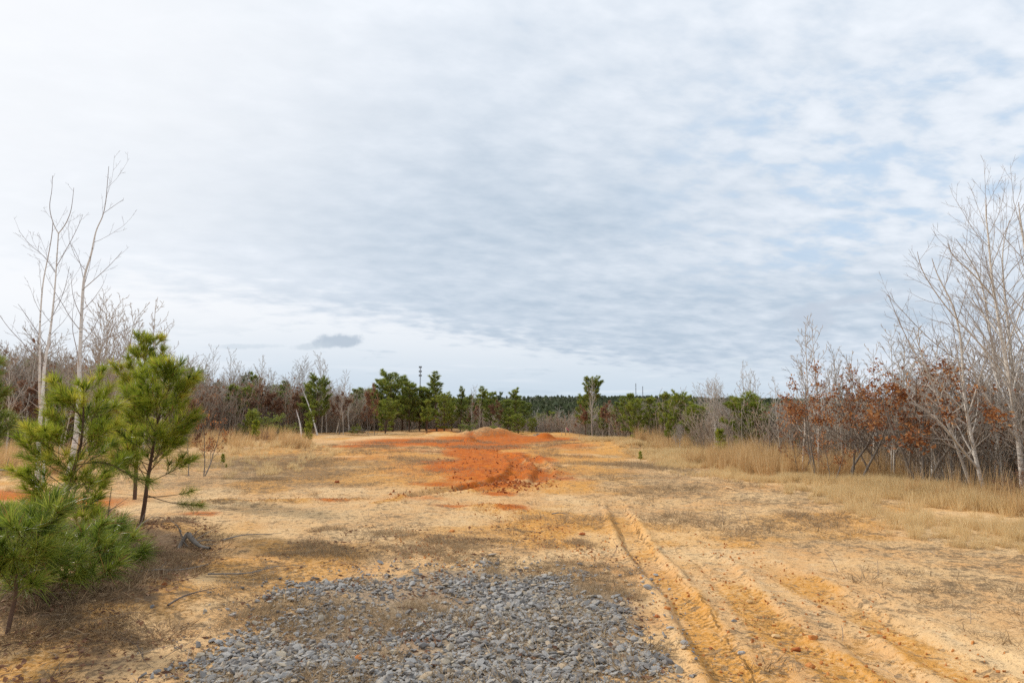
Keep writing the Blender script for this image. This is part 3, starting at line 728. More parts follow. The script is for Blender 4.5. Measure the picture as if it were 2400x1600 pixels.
# ---------------------------------------------------------------- grasses (uncountable)
def tuft_t(nm, mat, *a, **kw):
    V, Q, at = tuft(*a, **kw); return template(mesh_np(nm, V, quads=Q, attrs=at, smooth_=False), [mat])
broom = [tuft_t('broom', M_BROOM, np.random.RandomState(500 + i), 70, .12, .35, 1.15, .30, .0085, .16, 4) for i in range(4)]
straw = [tuft_t('straw', M_STRAW, np.random.RandomState(510 + i), 90, .15, .14, .50, .62, .0075, .25, 3) for i in range(4)]
low = [tuft_t('low', M_THATCH, np.random.RandomState(520 + i), 42, .14, .04, .16, 1.8, .005, .4, 2) for i in range(4)]
mat_t = [tuft_t('matted', M_THATCH, np.random.RandomState(530 + i), 26, .12, .03, .11, 7.0, .004, .1, 2) for i in range(4)]
litt = [tuft_t('litter', M_LITTER, np.random.RandomState(540 + i), 40, .17, .025, .11, 4.5, .0055, .3, 2) for i in range(4)]
def put(name, label, cat, xy, s, T, tilt=.08, dz=0.0, wind=0.0):
    n = len(xy); s = np.broadcast_to(s, (n,)); j = rs.uniform(.8, 1.2, n)
    scatter(name, label, cat, on_ground(xy, dz), np.column_stack([rs.normal(0, tilt, n), rs.normal(wind, tilt, n), rs.uniform(-.6, .6, n) if wind else rs.uniform(0, 6.28, n)]),
            np.column_stack([s * j, s * j, s]), rs.randint(0, len(T), n), T)
RS_POLY = GP([(1340, 1030), (1480, 1066), (1600, 1112), (1700, 1135), (1850, 1168), (1960, 1200), (2060, 1245), (2180, 1305), (2400, 1345), (2900, 1420), (3000, 1275), (2400, 1165), (2100, 1122), (1900, 1090), (1700, 1060), (1500, 1030)])
xy = sample_poly(rs, RS_POLY, 6200, lambda x, y: np.clip((fbm(x, y, .8, 4, 201) - .40) * 4.0, .03, 1) * np.clip(.06 + -sdf(RS_POLY, x, y) * .45, 0, 1))
d_ = sdf(PLATEAU, xy[:, 0], xy[:, 1]); sc_ = .78 * np.clip(.50 + .40 * (4.5 + d_) / 4, .35, 1.1) * rs.uniform(.6, 1.2, len(xy)) * (.45 + .8 * fbm(xy[:, 0], xy[:, 1], 1.1, 2, 203))
put('straw_grass', 'knee high pale straw coloured dry grass along the right thicket', 'grass', xy, sc_, straw)
LG = GP([(300, 1140), (440, 1136), (560, 1122), (680, 1108), (760, 1085), (800, 1060), (740, 1040), (640, 1036), (440, 1040), (200, 1072), (-400, 1100), (-500, 1180), (0, 1150)])
xy = sample_poly(rs, LG, 2600, lambda x, y: np.clip((fbm(x, y, .8, 3, 205) - .35) * 2.6, .05, 1))
put('faded_grass', 'short faded grey tan grass beside the left thicket', 'grass', xy, rs.uniform(.25, .62, len(xy)), straw[:2] + low + mat_t[:2])
BR = GP([(1480, 1048), (1560, 1075), (1700, 1100), (1850, 1128), (2000, 1155), (2200, 1180), (2400, 1215), (2900, 1300), (3000, 1240), (2400, 1150), (2100, 1112), (1900, 1082), (1700, 1054), (1500, 1026)])
xy = sample_poly(rs, BR, 720, lambda x, y: np.clip((fbm(x, y, .5, 3, 207) - .42) * 4.0, 0.0, 1) * np.where(proj(x, y)[0] > 2050, .55, 1.0))
put('broomsedge', 'tall orange broomsedge swaying at the foot of the right thicket', 'grass', xy, .82 * rs.uniform(.45, 1.1, len(xy)) * (.55 + .8 * fbm(xy[:, 0], xy[:, 1], .8, 2, 208)), broom, .1, 0, .06)
BL = GP([(440, 1060), (560, 1064), (640, 1058), (715, 1050), (735, 1034), (640, 1026), (440, 1034)])
xy = sample_poly(rs, BL, 230, lambda x, y: np.clip((fbm(x, y, .6, 3, 209) - .42) * 5, .03, 1))
BL2 = GP([(-200, 1120), (140, 1112), (300, 1080), (300, 1066), (-200, 1076)])
xy = np.vstack([xy, sample_poly(rs, BL2, 420)])
put('broomsedge_left', 'wind bent tall orange broomsedge before the left thicket', 'grass', xy, rs.uniform(.3, .9, len(xy)), broom + straw[:2], .1, 0, .28)
FIELD = GP([(300, 1700), (420, 1500), (520, 1300), (420, 1180), (600, 1120), (740, 1040), (1000, 1030), (1340, 1030), (1500, 1060), (1850, 1160), (2100, 1260), (2500, 1360), (2700, 1600), (2600, 1800), (300, 1900)])
def fdens(x, y):
    px, py = proj(x, y)
    v = np.clip((fbm(x, y, .9, 4, 221) - .45) * 5.0, 0, 1) * np.clip((fbm(x, y, .25, 3, 222) - .30) * 4, .1, 1)
    v = v * (1 - .9 * np.exp(-((px - 1150) / 140) ** 2 - ((py - 1095) / 60) ** 2))
    for line, hw, dep, oc, tr in RUTS[:4]: v = v * sst(linedist(line, x, y)[0], hw, hw * 2.2)
    return v
xy = sample_poly(rs, FIELD, 6500, fdens)
put('matted_grass', 'flattened dead grass lying in patches over the sand', 'grass', xy, rs.uniform(.5, 1.25, len(xy)), mat_t + low[:1], .15)
NEAR = GP([(330, 1640), (520, 1460), (560, 1330), (760, 1230), (1300, 1240), (1500, 1300), (1540, 1700)])
xy = sample_poly(rs, NEAR, 1900, lambda x, y: np.clip((fbm(x, y, 1.3, 4, 231) - .5) * 6, 0, 1))
put('dry_ground_cover', 'thin dry tufts around and between the grey gravel', 'grass', xy, rs.uniform(.3, .7, len(xy)), low + mat_t[:2], .1)
LIT = GP([(-400, 1700), (380, 1640), (470, 1520), (330, 1470), (400, 1400), (480, 1330), (530, 1270), (440, 1215), (330, 1235), (240, 1190), (-300, 1180), (-900, 1400)])
xy = sample_poly(rs, LIT, 3300, lambda x, y: np.clip((fbm(x, y, 1.2, 4, 233) - .46) * 6, .02, 1))
put('leaf_litter', 'dark brown mat of needles, grass and dead leaves under the pines', 'litter', xy, rs.uniform(.5, 1.3, len(xy)), litt, .15)
def leaf_t(seed):
    r = np.random.RandomState(seed); n_ = 9; c = np.column_stack([r.uniform(-.2, .2, (n_, 2)), r.uniform(.0, .03, n_)])
    V, T, at = leaf_quads(r, c, .07); V[:, 2] = np.abs(V[:, 2]) * .5; return template(mesh_np('fallen', V, tris=T, attrs=at, smooth_=False), [M_OAKD])
xy = np.vstack([sample_poly(rs, LIT, 1300), sample_poly(rs, NEAR, 160)])
put('fallen_leaves', 'scattered curled brown leaves on the litter', 'leaves', xy, rs.uniform(.5, 1.0, len(xy)), [leaf_t(i) for i in range(3)], .05)

# ---------------------------------------------------------------- gravel and crumbs
def hull_mesh(name, seed, sx, sy, sz, npts=15, mat=None):
    import bmesh
    r = random.Random(seed); bm = bmesh.new()
    for _ in range(npts):
        v = Vector((r.gauss(0, 1), r.gauss(0, 1), r.gauss(0, 1))).normalized() * r.uniform(.8, 1); bm.verts.new((v.x * sx, v.y * sy, v.z * sz))
    res = bmesh.ops.convex_hull(bm, input=bm.verts)
    bmesh.ops.delete(bm, geom=[g for g in res['geom_interior'] if isinstance(g, bmesh.types.BMVert)], context='VERTS')
    me = bpy.data.meshes.new(name); bm.to_mesh(me); bm.free()
    if mat: me.materials.append(mat)
    return me
def mat_stone(name, c0, c1, c2, rough=.85, fine=60.0, bstr=.5):
    m, k = new_mat(name); co = k.n('ShaderNodeTexCoord').outputs['Object']; rn = k.n('ShaderNodeObjectInfo').outputs['Random']
    c = k.mix(k.ss(rn, 0, .75), c0, c1); c = k.mix(k.ss(rn, .82, 1.0), c, c2)
    n1 = k.noise(co, 30, 4, .6); n2 = k.noise(co, fine * 3, 3, .6)
    c = k.mix(k.mul(k.ss(n1, .42, .68), .55), c, c2); c = k.mix(k.mul(k.ss(n2, .55, .7), .3), c, tuple(v * .5 for v in c0))
    finish(k, c, rough, k.add(n1, n2), bstr, .006, spec=.3); return m
M_STONE = mat_stone('grey_stone', (.14, .142, .15), (.34, .34, .335), (.46, .35, .23))
M_TAN = mat_stone('tan_stone', (.38, .31, .22), (.42, .35, .25), (.26, .27, .28))
M_PALE = mat_stone('pale_clod', (.66, .48, .27), (.62, .42, .22), (.5, .3, .12))
M_ORANGE = mat_stone('orange_clay', (.46, .17, .045), (.56, .23, .06), (.36, .12, .03))
M_REDC = mat_stone('red_clay', (.30, .085, .02), (.44, .13, .03), (.22, .06, .02))
M_SANDC = mat_stone('sandy_crumb', (.50, .31, .13), (.60, .40, .20), (.40, .22, .09))
stone_t = [bpy.data.objects.new('stone', hull_mesh('stone', 600 + i, 1, .78, .42, 13, M_STONE)) for i in range(10)]
tan_t = [bpy.data.objects.new('stone', hull_mesh('stone', 620 + i, 1, .8, .5, 13, M_TAN)) for i in range(3)]
def gdens(x, y):
    px, py = proj(x, y); d = -sdf(GRAVEL, x, y)
    v = np.clip((d + .05 + (fbm(x, y, 1.6, 4, 241) - .5) * 1.8) * 1.5, .025, 1)
    for cx, cy, rx, ry, s in [(925, 1450, 100, 62, .97), (880, 1530, 70, 30, .8), (990, 1400, 60, 25, .8), (640, 1440, 60, 30, .6), (780, 1590, 120, 22, .85), (1360, 1420, 70, 25, .7), (1500, 1440, 60, 30, .5), (800, 1455, 60, 14, .6), (1160, 1470, 60, 12, .4), (1430, 1590, 70, 30, .55), (1020, 1375, 60, 10, .6), (760, 1405, 70, 14, .5)]:
        v = v * (1 - s * np.exp(-((px - cx) / rx) ** 2 - ((py - cy) / ry) ** 2))
    return v * np.clip(.62 + 3.0 * (fbm(x, y, 1.9, 4, 243) - .46), .10, 1)
GB = np.array(GP([(180, 1700), (430, 1500), (560, 1360), (1080, 1300), (1560, 1330), (1720, 1700)]))
xy = sample_poly(rs, GB, 25000, gdens); n = len(xy)
s = np.clip(rs.lognormal(math.log(.0112), .58, n), .004, .045)
scatter('gravel', 'patch of crushed blue grey gravel spread over the sand', 'gravel', on_ground(xy, .004) + np.column_stack([np.zeros((n, 2)), s * .25]), np.column_stack([rs.normal(0, .3, n), rs.normal(0, .3, n), rs.uniform(0, 6.28, n)]),
        np.column_stack([s * rs.uniform(.8, 1.4, n), s, s * rs.uniform(.7, 1.3, n)]), np.where(rs.uniform(0, 1, n) < .12, 10 + rs.randint(0, 3, n), rs.randint(0, 10, n)), stone_t + tan_t)
xy = sample_poly(rs, np.array(GP([(100, 1800), (420, 1400), (620, 1300), (1500, 1240), (1800, 1700)])), 900); n = len(xy); s = rs.uniform(.004, .014, n)
scatter('stray_gravel', 'stray small grey stones strewn over the sand around the gravel', 'gravel', on_ground(xy, .002), rs.uniform(0, 6, (n, 3)), np.column_stack([s] * 3), rs.randint(0, 10, n), stone_t)
def crumbs(name, label, mat, xy, lo, hi):
    T = [bpy.data.objects.new('crumb', hull_mesh('crumb', 640 + i, 1, .85, .6, 12, mat)) for i in range(5)]; n = len(xy)
    s = lo + (hi - lo) * rs.uniform(0, 1, n) ** 3
    scatter(name, label, 'soil crumbs', on_ground(xy, 0) + np.column_stack([np.zeros((n, 2)), s * .15]), rs.uniform(0, 6, (n, 3)), np.column_stack([s * rs.uniform(.8, 1.5, n), s, s]), rs.randint(0, 5, n), T)
def along(line, n, spread, r):
    line = np.array(line); i = r.randint(0, len(line) - 1, n); t = r.uniform(0, 1, (n, 1)); return line[i] * (1 - t) + line[i + 1] * t + r.normal(0, spread, (n, 2))
xy = np.vstack([sample_poly(rs, np.array(RED_POLY), 700, lambda x, y: np.clip((fbm(x, y, 1.2, 3, 251) - .45) * 4, .05, 1))] + [along(RUTS[4][0], 260, .3, rs), along(RUTS[5][0], 200, .3, rs), along(BERMS[3][0], 420, .35, rs)])
crumbs('red_crumbs', 'loose crumbs of red clay over the churned patch', M_REDC, xy, .006, .05)
xy = np.vstack([along(b[0], 260, .12, rs) for b in BERMS[:3]] + [along(RUTS[i][0], 420, .22, rs) for i in (0, 1, 2, 6, 7)] + [along(GP([(1200, 1190), (1330, 1245), (1420, 1330)]), 260, .25, rs)])
crumbs('orange_crumbs', 'orange soil crumbs thrown up along the wheel ruts', M_ORANGE, xy, .004, .022)
xy = sample_poly(rs, FIELD, 4200, lambda x, y: np.clip((fbm(x, y, 1.1, 3, 253) - .42) * 5, .02, 1))
crumbs('sand_crumbs', 'sandy crumbs over the open ground', M_SANDC, xy, .004, .020)

def twig_t(seed):
    r = random.Random(seed); out = [[], []]
    bare_grow(r, path(r, (0, 0, 0), (1, 0, .05), r.uniform(.2, .45), 6, .0, .15), .0028, .001, dict(dens=[14, 3], start=[.2, .2], ang=[(25, 50), (20, 50)], len=[.35, .3], n=[4, 3], up=0, wob=.15, rmin=.0012, min=.04), 0, out)
    v, q, rr = tubes(out[0] + out[1], 3); v[:, 2] = np.abs(v[:, 2]) * .4; return template(mesh_np('twig', v, quads=q, attrs={'rad': rr}), [M_BRUSH if seed % 2 else M_OAKB])
tw_t = [twig_t(i) for i in range(5)]
xy = np.vstack([sample_poly(rs, FIELD, 420), sample_poly(rs, LIT, 380), sample_poly(rs, NEAR, 120)]); n = len(xy)
scatter('scattered_twigs', 'small dead twigs scattered over sand and litter', 'twigs', on_ground(xy, .008), np.column_stack([rs.normal(0, .1, (n, 2)), rs.uniform(0, 6.28, n)]), np.column_stack([rs.uniform(.6, 1.4, n)] * 3), rs.randint(0, 5, n), tw_t)
CLODS = [(1564, 1425, 20, M_ORANGE, 'orange clay clod beside the main rut near the gravel'), (1540, 1441, 15, M_REDC, 'dark orange clod at the left lip of the main rut'),
         (1866, 1519, 24, M_REDC, 'rust orange clod on the second wheel track'), (1838, 1523, 13, M_ORANGE, 'small orange clod left of the rust orange one on the second track'),
         (1900, 1566, 28, M_ORANGE, 'long flat orange clod near the bottom edge on the right'), (1904, 1495, 26, M_ORANGE, 'crumbled orange clods between second and third tracks'),
         (1819, 1485, 22, M_PALE, 'pale yellow sand slab on the second track'), (1757, 1406, 20, M_PALE, 'pale broken crust piece on the crest of the second track'),
         (1666, 1504, 11, M_REDC, 'small red clod inside the tread marks of the main rut'), (1423, 1338, 20, M_PALE, 'flat pale yellow clod just above the gravel corner'),
         (1466, 1357, 13, M_PALE, 'small pale clod between gravel corner and main rut'), (838, 1552, 26, M_ORANGE, 'bright orange clay clod lying on the gravel'),
         (868, 1457, 12, M_ORANGE, 'small orange clod on the sandy gap in the gravel'), (984, 1438, 9, M_REDC, 'tiny red clod on the gravel beside the sandy gap'),
         (1042, 1550, 28, M_TAN, 'large rounded stone with tan top among the gravel'), (1095, 1572, 28, M_TAN, 'large angular tan grey stone in the near gravel'),
         (1123, 1549, 15, M_PALE, 'pale cream lump among the near gravel stones'), (810, 1401, 18, M_PALE, 'pale tan sliver of stone on the upper left gravel'),
         (1720, 1452, 14, M_STONE, 'blue grey stone on the crest between the first two tracks'), (1738, 1533, 20, M_STONE, 'bluish broken stones at the right lip of the main rut'),
         (1060, 1245, 16, M_ORANGE, 'ochre lump on bare sand above the gravel'), (1365, 1248, 16, M_REDC, 'dark orange clod right of centre on the sand'), (790, 1131, 14, M_REDC, 'dark red clump alone on the grassy sand left of centre'),
         (1385, 1290, 11, M_ORANGE, 'small ochre clod in the line leading to the gravel'), (355, 1455, 14, M_STONE, 'grey stone half sunk in the brown litter'), (217, 1457, 11, M_PALE, 'pale chip lying on the litter under the pines'),
         (383, 1406, 16, M_REDC, 'reddish brown flat stone beside the bare sand patch')]
for i, (px, py, w, mt, lab) in enumerate(CLODS):
    g = G(px, py); sz = w / F * g[1] * .55
    me = hull_mesh('clod', 700 + i, sz, sz * .8, sz * .55, 22, mt)
    nm = 'stone' if mt in (M_STONE, M_TAN) or 'stone' in lab else 'clay_clod'
    o = obj(nm, me, None); o.location = (g[0], g[1], hgt1(g[0], g[1]) + sz * .22); o.rotation_euler = (rng.uniform(-.2, .2), rng.uniform(-.2, .2), rng.uniform(0, 6))
    tag(o, lab, 'stone' if nm == 'stone' else 'clod')

# ---------------------------------------------------------------- young pines close by on the left
def gz(px, py):
    g = G(px, py); return np.array([g[0], g[1], hgt1(g[0], g[1]) - .03])
def traced(d, pts, base=None):
    out = [PT(a, b, d) for a, b in pts]
    if base is not None: out = [gz(*base)] + out
    return np.array(out)
# bright pine with the clear lower trunk
dB = G(329, 1243)[1]
tB = traced(dB, [(339, 1179), (347, 1115), (355, 1072), (365, 1003), (383, 942), (398, 906), (402, 884)], (329, 1243))
pB = pine_parts(31, tB, .026, .52, 10, .26, 230, .175, .0066, lambda t: .35 + .95 * math.sin(math.pi * min(1, (1 - t) * 1.05)) ** .8, (15, 55), 3, 36, nstart=.45)
for a, b, c_ in (((345, 1160), (400, 1180), (470, 1184)), ((343, 1165), (420, 1160), (450, 1150))):
    pts = smooth(np.array([PT(*a, dB), PT(*b, dB - .15), PT(*c_, dB - .35)]), 3)
    w3 = np.linspace(.007, .002, len(pts)); pB[0][1].append((pts, w3))
    ex = needles_on(np.random.RandomState(5), [(pts[-4:], 1.6)], 420, .16, .003, .15, .14, 40); V0, Q0, A0 = pB[1]
    pB = (pB[0], (np.vstack([V0, ex[0]]), np.vstack([Q0, ex[1] + len(V0)]), {'tint': np.concatenate([A0['tint'], ex[2]['tint']])}))
build_pine('pine_tree', tB[0], pB, M_NEEDLE, 'bright yellow green young pine with a bare lower trunk at the sand edge', 'tree')
# tall thin pine behind it
dA = 12.2
bA = PT(318, 1120, dA); bA[2] = hgt1(bA[0], bA[1]) - .03
tA = np.array([bA] + [PT(a, b, dA) for a, b in [(321, 1060), (316, 985), (320, 935), (329, 896), (337, 860), (345, 822), (350, 796)]])
build_pine('pine_tree', tA[0], pine_parts(32, tA, .030, .56, 8, .25, 260, .18, .0080, lambda t: .55 + .6 * math.sin(math.pi * (1 - t)) if t < .8 else .66, (25, 62), 2, 44, nstart=.58), M_NEEDLE, 'tallest young pine rising behind the bright one against the sky', 'tree')
# middle pine
dC = G(148, 1292)[1]
tC = traced(dC, [(148, 1250), (147, 1217), (153, 1170), (166, 1128), (179, 1077), (190, 1039), (195, 988), (196, 937), (196, 912)], (148, 1296))
pC = pine_parts(33, tC, .024, .52, 10, .12, 240, .165, .0060, lambda t: .4 + .85 * math.sin(math.pi * min(1, (1 - t) * .95)) ** .8, (8, 50), 3, 38, nstart=.45)
pts = smooth(np.array([PT(176, 1090, dC), PT(250, 1075, dC - .2), PT(310, 1120, dC - .4), (PT(352, 1128, dC - .5))]), 3); pC[0][1].append((pts, np.linspace(.009, .003, len(pts))))
ex = needles_on(np.random.RandomState(6), [(pts, 1.3)], 520, .17, .003, .2, .25, 50); V0, Q0, A0 = pC[1]
pC = (pC[0], (np.vstack([V0, ex[0]]), np.vstack([Q0, ex[1] + len(V0)]), {'tint': np.concatenate([A0['tint'], ex[2]['tint'] * .6])}))
build_pine('pine_tree', tC[0], pC, M_NEEDLE, 'leaning young pine with dark trunk between white trees and bright pine', 'tree')
# low pine nearest the camera
dD = G(18, 1500)[1]
tD = traced(dD, [(28, 1430), (38, 1393), (36, 1350), (48, 1290), (62, 1240)], (14, 1505))
build_pine('pine_tree', tD[0], pine_parts(34, tD, .012, .34, 6, .40, 220, .19, .0050, lambda t: .7 + .3 * math.sin(math.pi * t), (5, 50), 2, 50, droop=.3, nstart=.4), M_NEEDLE_L, 'low dark green pine with thin bent stem nearest the camera at left edge', 'tree')
for sd_, (bx, by), top, bl, lab in ((35, (190, 1420), 1290, .5, 'spreading low pine with drooping deep green needles over the litter'), (36, (95, 1440), 1320, .42, 'short bushy pine between the low edge pine and the spreading one'),
                                    (37, (255, 1370), 1275, .45, 'small dark green pine behind the spreading low one'), (38, (20, 1380), 1225, .5, 'dense bushy pine behind the bent stem at the left edge')):
    b = gz(bx, by); dd = b[1]; tt = np.array([b, PT(bx + 6, (by + top) / 2, dd), PT(bx - 4, top + 15, dd - .1), PT(bx, top, dd - .15)])
    build_pine('pine_tree', b, pine_parts(sd_, tt, .013, bl * .78, 4, .08, 170, .20, .0058, lambda t: .95 - .35 * t, (8, 55), 2, 42, (3, 5), droop=.38, nstart=.45), M_NEEDLE_L, lab, 'tree')
# pine reaching in from outside the left edge
dG = 10.0; bG = PT(-75, 1200, dG); bG[2] = hgt1(bG[0], bG[1]); tG = np.array([bG, PT(-72, 1100, dG), PT(-66, 1000, dG), PT(-64, 900, dG), PT(-62, 835, dG)])
build_pine('pine_tree', bG, pine_parts(39, tG, .034, .85, 10, .3, 260, .17, .0060, lambda t: .9 - .45 * t, (18, 48), 3, 30), M_NEEDLE_D, 'dark green pine boughs reaching in at the left edge of the clearing', 'tree')

# ---------------------------------------------------------------- pale barked trees, left
SP_L = dict(thin=.58, tp=1.3, dens=[2.8, 5.0, 4.6], start=[.26, .22, .3], ang=[(38, 62), (28, 52), (30, 55)], len=[.27, .30, .34], n=[9, 5, 4], up=.10, wob=.07, rmin=.0022, min=.08, tap=.5)
def limbs(d, lst): return [(smooth(np.array([PT(a, b, d, o) for a, b, o in pts]), 4), r0, r1) for pts, r0, r1 in lst]
dT = 13.8
def snap(p, trunk):
    q = trunk[np.argmin(((trunk - p[0]) ** 2).sum(1))]; w = np.linspace(1, 0, len(p))[:, None] ** 2; return p + (q - p[0]) * w
def Z0(pts): return [(a, b, 0.0) for a, b in pts]
treeA = limbs(dT, [
    (Z0([(86, 1150), (88, 1138), (89, 1090), (91, 1039), (94, 982), (101, 924), (103, 857), (115, 800), (122, 743), (128, 685), (132, 628), (137, 547)]), .058, .010),
    (Z0([(137, 547), (126, 528), (117, 498), (116, 475), (122, 448), (123, 412)]), .011, .0035),
    (Z0([(137, 547), (153, 528), (166, 498), (170, 471), (173, 440)]), .010, .0035),
    ([(100, 1142, .25), (102, 1100, .3), (105, 1064, .3), (110, 1003, .3), (106, 950, .2), (101, 915, .05)], .028, .020),
    ([(94, 960, 0), (92, 900, -.2), (94, 838, -.3), (92, 781, -.3), (98, 685, -.3), (103, 647, -.3), (113, 601, -.3), (122, 551, -.3), (124, 521, -.3)], .024, .006)])
treeA[0] = (np.vstack([[treeA[0][0][0] - [0, 0, .25]], treeA[0][0]]), treeA[0][1], treeA[0][2])
outA = [[], [], [], []]
TRK = np.vstack([t_[0] for t_ in treeA])
ra = random.Random(11)
for i, (p, r0, r1) in enumerate(treeA):
    s_ = dict(SP_L); s_['dens'] = [(2.1, 1.6, 1.6, .9, 2.0)[i]] + SP_L['dens'][1:]; s_['start'] = [(.22, .1, .1, .3, .15)[i]] + SP_L['start'][1:]
    s_['len'] = [(.24, .30, .30, .25, .26)[i]] + SP_L['len'][1:]
    bare_grow(ra, p, r0, r1, s_, 0, outA)
for pts, r0 in (([(112, 815, 0), (82, 770, -.3), (50, 722, -.6), (42, 712, -.6)], .011), ([(104, 860, 0), (60, 810, -.5), (20, 770, -.8), (-10, 725, -1)], .014), ([(131, 645, 0), (104, 600, .3), (70, 576, .4), (44, 540, .5)], .011),
                ([(132, 630, 0), (165, 570, -.2), (186, 525, -.3), (194, 503, -.3)], .010), ([(100, 930, 0), (60, 905, -.3), (20, 870, -.5), (-15, 800, -.6)], .013), ([(122, 745, 0), (150, 690, .3), (163, 625, .3)], .010)):
    bare_grow(ra, snap(limbs(dT, [(pts, 0, 0)])[0][0], TRK), r0 * .68, .003, dict(SP_L, len=[.2, .3, .3]), 1, [[]] + outA[1:])
build_bare('sycamore_tree', treeA[0][0][0], outA, M_BIRCH, 'white barked leafless tree with twin trunks and forked top at far left', 'tree')
treeB = limbs(dT + .1, [
    (Z0([(150, 1165), (157, 1136), (168, 1077), (179, 1023), (181, 975), (187, 911), (185, 860), (189, 800), (191, 743), (194, 685), (197, 651), (203, 628), (214, 597), (220, 563), (226, 536), (241, 509), (248, 475), (251, 437), (255, 390)]), .060, .004)])
outB = [[], [], [], []]
TRK = treeB[0][0]
bare_grow(ra, treeB[0][0], .060, .004, dict(SP_L, dens=[1.7, 3.0, 3.0], start=[.34, .2, .3]), 0, outB)
for pts, r0 in (([(201, 678, 0), (230, 650, -.2), (262, 618, -.3), (286, 589, -.4)], .012), ([(247, 495, 0), (270, 480, .2), (290, 467, .3)], .007), ([(197, 655, 0), (188, 610, .2), (168, 572, .3)], .009), ([(191, 745, 0), (170, 700, -.3), (166, 640, -.3)], .011),
                ([(187, 870, 0), (240, 860, -.4), (290, 830, -.7), (325, 770, -.9)], .014), ([(188, 820, 0), (250, 795, .4), (300, 770, .6), (335, 748, .7)], .012), ([(180, 985, 0), (215, 950, -.5), (260, 900, -.9), (300, 850, -1.3)], .016)):
    bare_grow(ra, snap(limbs(dT, [(pts, 0, 0)])[0][0], TRK), r0 * .68, .003, dict(SP_L, len=[.2, .3, .3]), 1, [[]] + outB[1:])
build_bare('sycamore_tree', treeB[0][0][0], outB, M_BIRCH, 'slim white barked leafless tree with kinked top beside the twin trunks', 'tree')

# ---------------------------------------------------------------- pale barked grove, right
SP_R = dict(dens=[4.2, 5.2, 5.0], start=[.16, .12, .2], ang=[(28, 50), (24, 45), (25, 45)], len=[.40, .40, .38], n=[10, 6, 4], up=.055, wob=.055, rmin=.0024, min=.10, tap=.62)
grove = [
    (12.6, [(2310, 1165), (2303, 1139), (2290, 1088), (2274, 1011), (2259, 925), (2257, 863), (2252, 787), (2234, 710), (2198, 650), (2184, 605)], .052, 'white barked trunk leaning left at the front of the right grove', [(2290, 1093), (2239, 1032), (2208, 991), (2152, 945)]),
    (12.2, [(2400, 1185), (2397, 1139), (2387, 1027), (2371, 925), (2361, 863), (2348, 797), (2336, 721), (2323, 644), (2318, 568), (2310, 501), (2311, 462)], .058, 'tallest pale barked tree of the right grove', None),
    (13.2, [(2398, 1160), (2394, 1052), (2380, 940), (2371, 848), (2361, 746), (2351, 654), (2348, 583), (2366, 516)], .046, 'pale barked tree close behind the tallest one', None),
    (13.8, [(2331, 1145), (2341, 1001), (2341, 914), (2331, 848), (2320, 772), (2302, 654), (2262, 590), (2240, 560)], .040, 'slender grey barked tree between leaning trunk and tallest tree', None),
    (14.6, [(2365, 1140), (2353, 1001), (2345, 900), (2330, 800), (2300, 720), (2270, 660)], .034, 'thin grey tree with curved top behind the grove', None),
    (11.8, [(2452, 1200), (2445, 1050), (2432, 900), (2420, 760), (2408, 620), (2392, 520), (2387, 474)], .055, 'pale barked tree cut by the right edge of the grove', None),
    (14.8, [(2262, 1150), (2240, 1060), (2215, 980), (2190, 900), (2160, 830), (2130, 780)], .026, 'low slanting white sapling left of the leaning trunk', None),
]
for i, (d, pts, r0, lab, extra) in enumerate(grove):
    r_ = random.Random(60 + i); tp = limbs(d, [(Z0(pts), 0, 0)])[0][0]
    r0 *= .8; tp[0][2] = hgt1(tp[0][0], tp[0][1]) - .1
    out = [[], [], [], []]; bare_grow(r_, tp, r0, .005, SP_R, 0, out)
    if extra: bare_grow(r_, snap(limbs(d, [([(a, b, -.3 * j) for j, (a, b) in enumerate(extra)], 0, 0)])[0][0], tp), .026, .005, SP_R, 1, [[]] + out[1:])
    for ex_ in {0: [[(2268, 960), (2200, 900), (2140, 830), (2085, 700)]], 1: [[(2366, 900), (2310, 820), (2230, 740), (2160, 640), (2150, 590)], [(2330, 700), (2280, 640), (2230, 600), (2222, 570)]], 3: [[(2341, 930), (2260, 850), (2180, 800), (2080, 690)]],
                4: [[(2350, 960), (2290, 900), (2200, 860), (2110, 830)]]}.get(i, []):
        bare_grow(r_, snap(limbs(d, [([(a, b, -.25 * j) for j, (a, b) in enumerate(ex_)], 0, 0)])[0][0], tp), .016, .004, dict(SP_R, len=[.3, .34, .38]), 1, [[]] + out[1:])
    build_bare('birch_tree', tp[0], out, M_BIRCHR, lab, 'tree')

# ---------------------------------------------------------------- leafless trees: templates then copies
def ptop(px, py, d): return PT(px, py, d)
bare_specs = [dict(BIRCHY), dict(BIRCHY, ang=[(22, 38), (22, 40), (25, 40)], len=[.42, .4, .4]), dict(BIRCHY, dens=[7, 6, 6], start=[.45, .1, .15], ang=[(30, 55), (30, 50), (25, 50)], len=[.45, .42, .4], tap=.5), dict(BIRCHY, dens=[4, 6, 6], wob=.1)]
_bt = []
def bare_template_out(seed, spec, hgt=5.0, r0=.042, multi=1, lean=0.0, wob=.035):
    r = random.Random(seed); out = [[], [], [], []]
    for m_ in range(multi):
        a = r.uniform(0, 6.28); q = .12 * m_
        sp = dict(spec); sp['rmin'] = .0085
        sp['dens'] = [v * .85 for v in spec['dens']]
        bare_grow(r, path(r, (q * math.cos(a), q * math.sin(a), -.1), (lean + .12 * m_ * math.cos(a), .12 * m_ * math.sin(a), 1), hgt * (1 - .12 * m_), 12, .02, wob), r0 * (1 - .2 * m_), .006, sp, 0, out)
    z = max(float(b[0][:, 2].max()) for lv in out for b in lv)
    return out, z
TB = []
